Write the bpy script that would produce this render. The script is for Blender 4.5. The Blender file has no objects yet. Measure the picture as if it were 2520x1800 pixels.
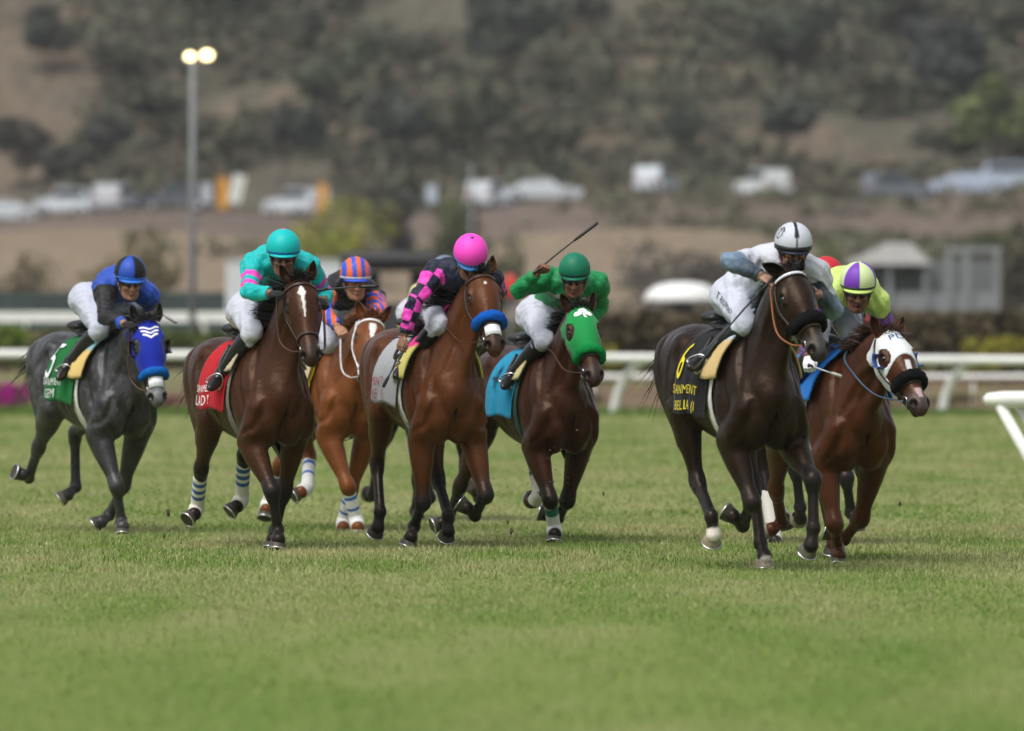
import bpy, math, random, json
import numpy as np
from mathutils import Vector, Matrix
R = math.radians
SC = bpy.context.scene
COL = SC.collection
rng = np.random.default_rng(7)
random.seed(7)

# ------------------------------------------------------------------ camera
CAMH, FPX, YH = 1.52, 21450.0, 807.0          # eye height, focal length and horizon row of the photograph
cam = bpy.data.cameras.new("camera"); camo = bpy.data.objects.new("camera", cam); COL.objects.link(camo)
camo.location = (0, 0, CAMH); camo.rotation_euler = (R(90), 0, 0)
cam.sensor_width = 36; cam.lens = 36 * FPX / 2520; cam.shift_y = (YH - 900) / 2520
cam.clip_start = 1; cam.clip_end = 4000
cam.dof.use_dof = True; cam.dof.focus_distance = 58.0; cam.dof.aperture_fstop = 2.9
SC.camera = camo

# ------------------------------------------------------------------ sky and sun (overcast late afternoon)
SUN_EL, SUN_AZ = 58, 215
w = bpy.data.worlds.new("World"); SC.world = w; w.use_nodes = True
nt = w.node_tree; nt.nodes.clear()
sky = nt.nodes.new('ShaderNodeTexSky'); sky.sky_type = 'NISHITA'; sky.sun_disc = False
sky.sun_elevation = R(SUN_EL); sky.sun_rotation = R(SUN_AZ); sky.dust_density = 4; sky.ozone_density = 1
hs = nt.nodes.new('ShaderNodeHueSaturation'); hs.inputs['Saturation'].default_value = .30
bg = nt.nodes.new('ShaderNodeBackground'); bg.inputs['Strength'].default_value = .108
wo = nt.nodes.new('ShaderNodeOutputWorld')
nt.links.new(sky.outputs[0], hs.inputs['Color']); nt.links.new(hs.outputs[0], bg.inputs['Color']); nt.links.new(bg.outputs[0], wo.inputs[0])
sl = bpy.data.lights.new("sun", 'SUN'); sl.energy = 1.2; sl.angle = R(35); sl.color = (1, .96, .9)
so = bpy.data.objects.new("sun", sl); COL.objects.link(so)
az = R(SUN_AZ)
sd = Vector((math.sin(az) * math.cos(R(SUN_EL)), math.cos(az) * math.cos(R(SUN_EL)), math.sin(R(SUN_EL))))
so.rotation_euler = (-sd).to_track_quat('-Z', 'Y').to_euler()
SC.view_settings.view_transform = 'Standard'; SC.view_settings.look = 'None'
SC.view_settings.exposure = .72; SC.view_settings.gamma = 1
SC.cycles.use_denoising = True
SC.cycles.max_bounces = 6; SC.cycles.diffuse_bounces = 3; SC.cycles.glossy_bounces = 3

# ------------------------------------------------------------------ helpers
def W(u, v, d):      # point of the world seen at pixel (u, v) of the photograph at distance d
    return np.array([(u - 1260) / FPX * d, d, CAMH - (v - YH) / FPX * d])

MATS = {}
def mk(name, base=None, attr=False, rough=.6, spec=.35, metal=0, var=0, vscale=5, bump=None, sheen=0, coat=0, emit=None, rvar=0, tint=None, fine=None):
    if name in MATS: return MATS[name]
    m = bpy.data.materials.new(name); m.use_nodes = True; N = m.node_tree; b = N.nodes['Principled BSDF']; L = N.links
    b.inputs['Roughness'].default_value = rough; b.inputs['Specular IOR Level'].default_value = spec; b.inputs['Metallic'].default_value = metal
    if tint: b.inputs['Specular Tint'].default_value = (*tint, 1)
    if sheen: b.inputs['Sheen Weight'].default_value = sheen; b.inputs['Sheen Roughness'].default_value = .4
    if coat: b.inputs['Coat Weight'].default_value = coat
    tc = N.nodes.new('ShaderNodeTexCoord')
    if attr:
        a = N.nodes.new('ShaderNodeAttribute'); a.attribute_name = 'Col'; src = a.outputs['Color']
    else:
        c = N.nodes.new('ShaderNodeRGB'); c.outputs[0].default_value = (*base, 1); src = c.outputs[0]
    if var:
        n = N.nodes.new('ShaderNodeTexNoise'); n.inputs['Scale'].default_value = vscale; n.inputs['Detail'].default_value = 6
        L.new(tc.outputs['Object'], n.inputs['Vector'])
        mr = N.nodes.new('ShaderNodeMapRange'); mr.inputs[1].default_value = .3; mr.inputs[2].default_value = .7
        mr.inputs[3].default_value = 1 - var; mr.inputs[4].default_value = 1 + var
        L.new(n.outputs[0], mr.inputs[0])
        mx = N.nodes.new('ShaderNodeVectorMath'); mx.operation = 'SCALE'; L.new(src, mx.inputs[0]); L.new(mr.outputs[0], mx.inputs['Scale'])
        src = mx.outputs[0]
        if rvar:
            m2 = N.nodes.new('ShaderNodeMapRange'); m2.inputs[1].default_value = .3; m2.inputs[2].default_value = .7
            m2.inputs[3].default_value = rough - rvar; m2.inputs[4].default_value = rough + rvar
            L.new(n.outputs[0], m2.inputs[0]); L.new(m2.outputs[0], b.inputs['Roughness'])
    L.new(src, b.inputs['Base Color'])
    if bump:
        n = N.nodes.new('ShaderNodeTexNoise'); n.inputs['Scale'].default_value = bump[0]; n.inputs['Detail'].default_value = 5
        if len(bump) > 3: n.inputs['Distortion'].default_value = bump[3]
        L.new(tc.outputs['Object'], n.inputs['Vector'])
        bp = N.nodes.new('ShaderNodeBump'); bp.inputs['Strength'].default_value = bump[1]; bp.inputs['Distance'].default_value = bump[2]
        L.new(n.outputs[0], bp.inputs['Height']); L.new(bp.outputs[0], b.inputs['Normal'])
        if fine:
            n2 = N.nodes.new('ShaderNodeTexNoise'); n2.inputs['Scale'].default_value = fine[0]; n2.inputs['Detail'].default_value = 4; L.new(tc.outputs['Object'], n2.inputs['Vector'])
            b2 = N.nodes.new('ShaderNodeBump'); b2.inputs['Strength'].default_value = fine[1]; b2.inputs['Distance'].default_value = fine[2]
            L.new(n2.outputs[0], b2.inputs['Height']); L.new(bp.outputs[0], b2.inputs['Normal']); L.new(b2.outputs[0], b.inputs['Normal'])
    if emit:
        b.inputs['Emission Color'].default_value = (*emit[:3], 1); b.inputs['Emission Strength'].default_value = emit[3]
    MATS[name] = m; return m

def npmesh(name, V, Fq, col=None, smooth=True):
    """V (n,3) array; Fq: (m,k) int array or list of lists"""
    me = bpy.data.meshes.new(name); V = np.asarray(V, dtype=np.float32)
    if isinstance(Fq, np.ndarray):
        m, k = Fq.shape
        me.vertices.add(len(V)); me.vertices.foreach_set('co', V.ravel())
        me.loops.add(m * k); me.loops.foreach_set('vertex_index', Fq.astype(np.int32).ravel())
        me.polygons.add(m); me.polygons.foreach_set('loop_start', np.arange(0, m * k, k, dtype=np.int32))
        me.update(calc_edges=True); me.validate()
    else:
        me.from_pydata(V.tolist(), [], Fq); me.update()
    if col is not None:
        c = np.asarray(col, dtype=np.float32)
        if c.ndim == 1: c = np.tile(c[:3], (len(V), 1))
        c4 = np.ones((len(V), 4), np.float32); c4[:, :3] = c[:, :3]
        at = me.color_attributes.new('Col', 'FLOAT_COLOR', 'POINT')
        if len(at.data) == len(V): at.data.foreach_set('color', c4.ravel())
    if smooth and len(me.polygons): me.polygons.foreach_set('use_smooth', np.ones(len(me.polygons), bool))
    return me

def obj(name, me, mat=None, parent=None, **props):
    o = bpy.data.objects.new(name, me); COL.objects.link(o)
    if mat is not None:
        for m in (mat if isinstance(mat, (list, tuple)) else [mat]): me.materials.append(m)
    if parent is not None: o.parent = parent
    for k, v in props.items(): o[k] = v
    return o

def empty(name, loc, rz, label, cat, group=None):
    o = bpy.data.objects.new(name, None); COL.objects.link(o); o.location = loc; o.rotation_euler = (0, 0, rz)
    o.empty_display_size = .2; o['label'] = label; o['category'] = cat
    if group: o['group'] = group
    return o

def unit(v): v = np.asarray(v, float); return v / (np.linalg.norm(v) + 1e-12)
def cat(pts, n=6):     # Catmull-Rom
    P = np.asarray(pts, float)
    if len(P) < 3: 
        t = np.linspace(0, 1, n + 1)[:, None]; return P[0] * (1 - t) + P[-1] * t
    Q = np.vstack([2 * P[0] - P[1], P, 2 * P[-1] - P[-2]]); out = []
    for i in range(1, len(Q) - 2):
        for t in np.arange(n) / n:
            a, b, c, d = Q[i - 1], Q[i], Q[i + 1], Q[i + 2]
            out.append(.5 * (2 * b + (c - a) * t + (2 * a - 5 * b + 4 * c - d) * t * t + (3 * b - a - 3 * c + d) * t ** 3))
    out.append(P[-1]); return np.array(out)

class MB:            # collects simple shapes into one mesh
    def __init__(s): s.V = []; s.F = []; s.C = []
    def add(s, V, F, c=(1, 1, 1)):
        o = len(s.V); s.V += [tuple(map(float, v)) for v in V]; s.F += [[i + o for i in f] for f in F]
        s.C += ([c] * len(V) if np.ndim(c) == 1 else [tuple(x) for x in c]); return s
    def box(s, lo, hi, c=(1, 1, 1), M=None, taper=None):
        V = np.array([[x, y, z] for z in (lo[2], hi[2]) for y in (lo[1], hi[1]) for x in (lo[0], hi[0])], float)
        if taper is not None:
            cx = (lo[0] + hi[0]) / 2; cy = (lo[1] + hi[1]) / 2
            V[4:, 0] = cx + (V[4:, 0] - cx) * taper[0]; V[4:, 1] = cy + (V[4:, 1] - cy) * taper[1]
        if M is not None: V = V @ M[0].T + M[1]
        return s.add(V, [[0, 2, 3, 1], [4, 5, 7, 6], [0, 1, 5, 4], [2, 6, 7, 3], [0, 4, 6, 2], [1, 3, 7, 5]], c)
    def tube(s, pts, r, c=(1, 1, 1), n=8, flat=1.0, up=None):
        P = np.asarray(pts, float); k = len(P); r = np.full(k, r) if np.ndim(r) == 0 else np.asarray(r, float)
        T = np.gradient(P, axis=0); T /= np.linalg.norm(T, axis=1)[:, None] + 1e-12
        u = unit(np.cross(T[0], up if up is not None else ([0, 0, 1] if abs(T[0][2]) < .9 else [1, 0, 0]))); V = []
        for i in range(k):
            u = unit(u - T[i] * (u @ T[i])); v = np.cross(T[i], u)
            for j in range(n):
                a = 2 * math.pi * j / n; V.append(P[i] + r[i] * (math.cos(a) * u + flat * math.sin(a) * v))
        F = [[i * n + j, i * n + (j + 1) % n, (i + 1) * n + (j + 1) % n, (i + 1) * n + j] for i in range(k - 1) for j in range(n)]
        F += [list(range(n))[::-1], [(k - 1) * n + j for j in range(n)]]
        if np.ndim(c) == 2: c = np.repeat(np.asarray(c), n, axis=0)
        return s.add(V, F, c)
    def sphere(s, c0, r, c=(1, 1, 1), nu=14, nv=9, M=None):
        r = np.array([r] * 3) if np.ndim(r) == 0 else np.array(r); V = []
        for i in range(nv + 1):
            t = math.pi * i / nv
            for j in range(nu):
                a = 2 * math.pi * j / nu; V.append([math.sin(t) * math.cos(a), math.sin(t) * math.sin(a), math.cos(t)])
        V = np.array(V) * r
        if M is not None: V = V @ np.asarray(M).T
        V = V + np.asarray(c0)
        F = [[i * nu + j, (i + 1) * nu + j, (i + 1) * nu + (j + 1) % nu, i * nu + (j + 1) % nu] for i in range(nv) for j in range(nu)]
        return s.add(V, F, c)
    def grid(s, G, c=(1, 1, 1), closed=False):      # G (a,b,3)
        a, b = G.shape[:2]
        F = [[i * b + j, i * b + (j + 1) % b, (i + 1) * b + (j + 1) % b, (i + 1) * b + j] for i in range(a - 1) for j in range(b if closed else b - 1)]
        return s.add(G.reshape(-1, 3), F, c if np.ndim(c) == 1 else np.asarray(c).reshape(-1, 3))
    def mesh(s, name, smooth=True): 
        return npmesh(name, np.array(s.V), s.F, np.array(s.C), smooth)

def text_mesh(txt, size=1.0):
    cu = bpy.data.curves.new('t', 'FONT'); cu.body = txt; cu.size = size; cu.align_x = 'CENTER'; cu.resolution_u = 3; cu.space_character = 1.12
    o = bpy.data.objects.new('t', cu); COL.objects.link(o)
    dg = bpy.context.evaluated_depsgraph_get(); m = o.evaluated_get(dg).to_mesh()
    V = np.array([v.co[:] for v in m.vertices]); F = [list(p.vertices) for p in m.polygons]
    o.evaluated_get(dg).to_mesh_clear(); bpy.data.objects.remove(o); bpy.data.curves.remove(cu)
    return V, F

# ------------------------------------------------------------------ implicit-surface modelling (anatomy is blended from tapered tubes)
class Field:
    def __init__(s, lo, hi, h):
        s.lo = np.array(lo, np.float32); s.h = h; s.n = np.ceil((np.array(hi) - s.lo) / h).astype(int) + 1
        s.F = np.full(s.n, .5, np.float32)
    def copy(s):
        o = Field.__new__(Field); o.lo = s.lo; o.h = s.h; o.n = s.n; o.F = s.F.copy(); return o
    def win(s, lo, hi):
        a = np.clip(np.floor((np.asarray(lo) - s.lo) / s.h).astype(int), 0, s.n); b = np.clip(np.ceil((np.asarray(hi) - s.lo) / s.h).astype(int) + 1, 0, s.n)
        return a, b
    def pts(s, a, b):
        ax = [s.lo[i] + s.h * np.arange(a[i], b[i], dtype=np.float32) for i in range(3)]
        return ax[0][:, None, None], ax[1][None, :, None], ax[2][None, None, :]
    def put(s, a, b, d, k, cut=False):
        sl = tuple(slice(i, j) for i, j in zip(a, b)); A = s.F[sl]
        if cut: 
            h = np.maximum(k - np.abs(A + d), 0) / k; s.F[sl] = np.maximum(A, -d) + h * h * k * .25
        elif k <= 0: np.minimum(A, d, out=A)
        else:
            h = np.maximum(k - np.abs(A - d), 0) / k; s.F[sl] = np.minimum(A, d) - h * h * k * .25
    def tube(s, P, ra, rb=None, up=(0, 0, 1), k=.05, sub=4, cut=False):
        P = np.asarray(P, float); n = len(P); ra = np.full(n, ra, float) if np.ndim(ra) == 0 else np.asarray(ra, float)
        rb = ra if rb is None else (np.full(n, rb, float) if np.ndim(rb) == 0 else np.asarray(rb, float))
        Q = cat(np.column_stack([P, ra, rb]), sub) if n > 2 else np.column_stack([P, ra, rb])
        m = max(k, .05) + .015; rmax = max(Q[:, 3].max(), Q[:, 4].max())
        a, b = s.win(Q[:, :3].min(0) - rmax - m, Q[:, :3].max(0) + rmax + m)
        if np.any(b <= a): return
        T = np.full(b - a, .5, np.float32); up = np.asarray(up, float)
        for i in range(len(Q) - 1):
            p0, p1 = Q[i, :3], Q[i + 1, :3]; d = p1 - p0; L = np.linalg.norm(d)
            if L < 1e-6: continue
            d = d / L; sd = np.cross(d, up); 
            if np.linalg.norm(sd) < 1e-3: sd = np.cross(d, [1, .1, 0])
            sd = unit(sd); nn = np.cross(sd, d); rr = max(Q[i, 3:].max(), Q[i + 1, 3:].max()) + m
            a2, b2 = s.win(np.minimum(p0, p1) - rr, np.maximum(p0, p1) + rr); a2 = np.maximum(a2, a); b2 = np.minimum(b2, b)
            if np.any(b2 <= a2): continue
            X, Y, Z = s.pts(a2, b2); X = X - np.float32(p0[0]); Y = Y - np.float32(p0[1]); Z = Z - np.float32(p0[2])
            qd = X * np.float32(d[0]) + Y * np.float32(d[1]) + Z * np.float32(d[2])
            qs = X * np.float32(sd[0]) + Y * np.float32(sd[1]) + Z * np.float32(sd[2])
            qn = X * np.float32(nn[0]) + Y * np.float32(nn[1]) + Z * np.float32(nn[2])
            t = np.clip(qd / L, 0, 1); qe = qd - t * L
            A = Q[i, 3] + (Q[i + 1, 3] - Q[i, 3]) * t; B = Q[i, 4] + (Q[i + 1, 4] - Q[i, 4]) * t; D = np.minimum(A, B)
            u, v, e = qs / A, qn / B, qe / D
            k0 = np.sqrt(u * u + v * v + e * e); k1 = np.sqrt((u / A) ** 2 + (v / B) ** 2 + (e / D) ** 2)
            dist = (k0 * (k0 - 1) / (k1 + 1e-6)).astype(np.float32)
            dist = np.where(k0 < .3, -np.minimum(A, B) * .7, dist).astype(np.float32)
            o = a2 - a; slc = tuple(slice(o[j], o[j] + (b2 - a2)[j]) for j in range(3)); np.minimum(T[slc], dist, out=T[slc])
        s.put(a, b, T, k, cut)
    def ell(s, c, r, M=None, k=.03, cut=False):    # M rows = axes
        c = np.asarray(c, float); r = np.full(3, r, float) if np.ndim(r) == 0 else np.asarray(r, float); M = np.eye(3) if M is None else np.asarray(M)
        m = max(k, .05) + .015 + r.max(); a, b = s.win(c - m, c + m)
        if np.any(b <= a): return
        X, Y, Z = s.pts(a, b); X = X - np.float32(c[0]); Y = Y - np.float32(c[1]); Z = Z - np.float32(c[2])
        q = [(X * np.float32(M[i][0]) + Y * np.float32(M[i][1]) + Z * np.float32(M[i][2])) / np.float32(r[i]) for i in range(3)]
        k0 = np.sqrt(q[0] ** 2 + q[1] ** 2 + q[2] ** 2); k1 = np.sqrt((q[0] / r[0]) ** 2 + (q[1] / r[1]) ** 2 + (q[2] / r[2]) ** 2)
        d = np.where(k0 < .3, -r.min() * .7, k0 * (k0 - 1) / (k1 + 1e-6)).astype(np.float32)
        s.put(a, b, d, k, cut)
    def samp(s, P):
        g = (np.asarray(P, float) - s.lo) / s.h; g = np.clip(g, 0, s.n - 1.001); i = g.astype(int); f = g - i; F = s.F; out = 0
        for dx in (0, 1):
            for dy in (0, 1):
                for dz in (0, 1):
                    w_ = (f[..., 0] if dx else 1 - f[..., 0]) * (f[..., 1] if dy else 1 - f[..., 1]) * (f[..., 2] if dz else 1 - f[..., 2])
                    out = out + w_ * F[i[..., 0] + dx, i[..., 1] + dy, i[..., 2] + dz]
        return out
    def grad(s, P):
        e = s.h; g = np.stack([s.samp(P + e * np.eye(3)[i]) - s.samp(P - e * np.eye(3)[i]) for i in range(3)], -1)
        return g / (np.linalg.norm(g, axis=-1, keepdims=True) + 1e-9)
    def snap(s, P, off=.004, it=5):
        P = np.array(P, float)
        for _ in range(it): P = P - s.grad(P) * np.clip(s.samp(P) - off, -.03, .03)[..., None]
        return P
    def nets(s, G=None):
        F = s.F if G is None else G; S = F < 0
        c = np.zeros(np.array(F.shape) - 1, np.uint8)
        sh = [(dx, dy, dz) for dx in (0, 1) for dy in (0, 1) for dz in (0, 1)]
        def sub(A, o): return A[o[0]:A.shape[0] - 1 + o[0], o[1]:A.shape[1] - 1 + o[1], o[2]:A.shape[2] - 1 + o[2]]
        for o in sh: c += sub(S, o)
        ix = np.nonzero((c > 0) & (c < 8)); N = len(ix[0])
        ids = np.full(c.shape, -1, np.int32); ids[ix] = np.arange(N)
        val = {o: F[ix[0] + o[0], ix[1] + o[1], ix[2] + o[2]] for o in sh}
        pos = np.zeros((N, 3)); cnt = np.zeros(N)
        for o in sh:
            for ax in range(3):
                if o[ax]: continue
                p = list(o); p[ax] = 1; p = tuple(p); va, vb = val[o], val[p]; m = (va < 0) != (vb < 0)
                t = va[m] / (va[m] - vb[m]); q = np.tile(np.array(o, float), (m.sum(), 1)); q[:, ax] = t; pos[m] += q; cnt[m] += 1
        pos = (pos / cnt[:, None] + np.column_stack(ix)) * s.h + s.lo
        Q = []
        for ax in range(3):
            b_, c_ = (ax + 1) % 3, (ax + 2) % 3
            lo_ = [slice(None)] * 3; hi_ = [slice(None)] * 3
            lo_[ax] = slice(0, -1); hi_[ax] = slice(1, None)
            for q in (b_, c_): lo_[q] = slice(1, -1); hi_[q] = slice(1, -1)
            A, B = S[tuple(lo_)], S[tuple(hi_)]; e = np.nonzero(A != B); e = np.array(e); ins = A[tuple(e)]
            base = e.copy(); base[b_] += 1; base[c_] += 1
            def cell(db, dc):
                k = base.copy(); k[b_] += db; k[c_] += dc; return ids[tuple(k)]
            f = np.column_stack([cell(-1, -1), cell(0, -1), cell(0, 0), cell(-1, 0)]); f[~ins] = f[~ins][:, ::-1]; Q.append(f)
        Q = np.vstack(Q); Q = Q[(Q >= 0).all(1)]
        return pos, Q

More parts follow.
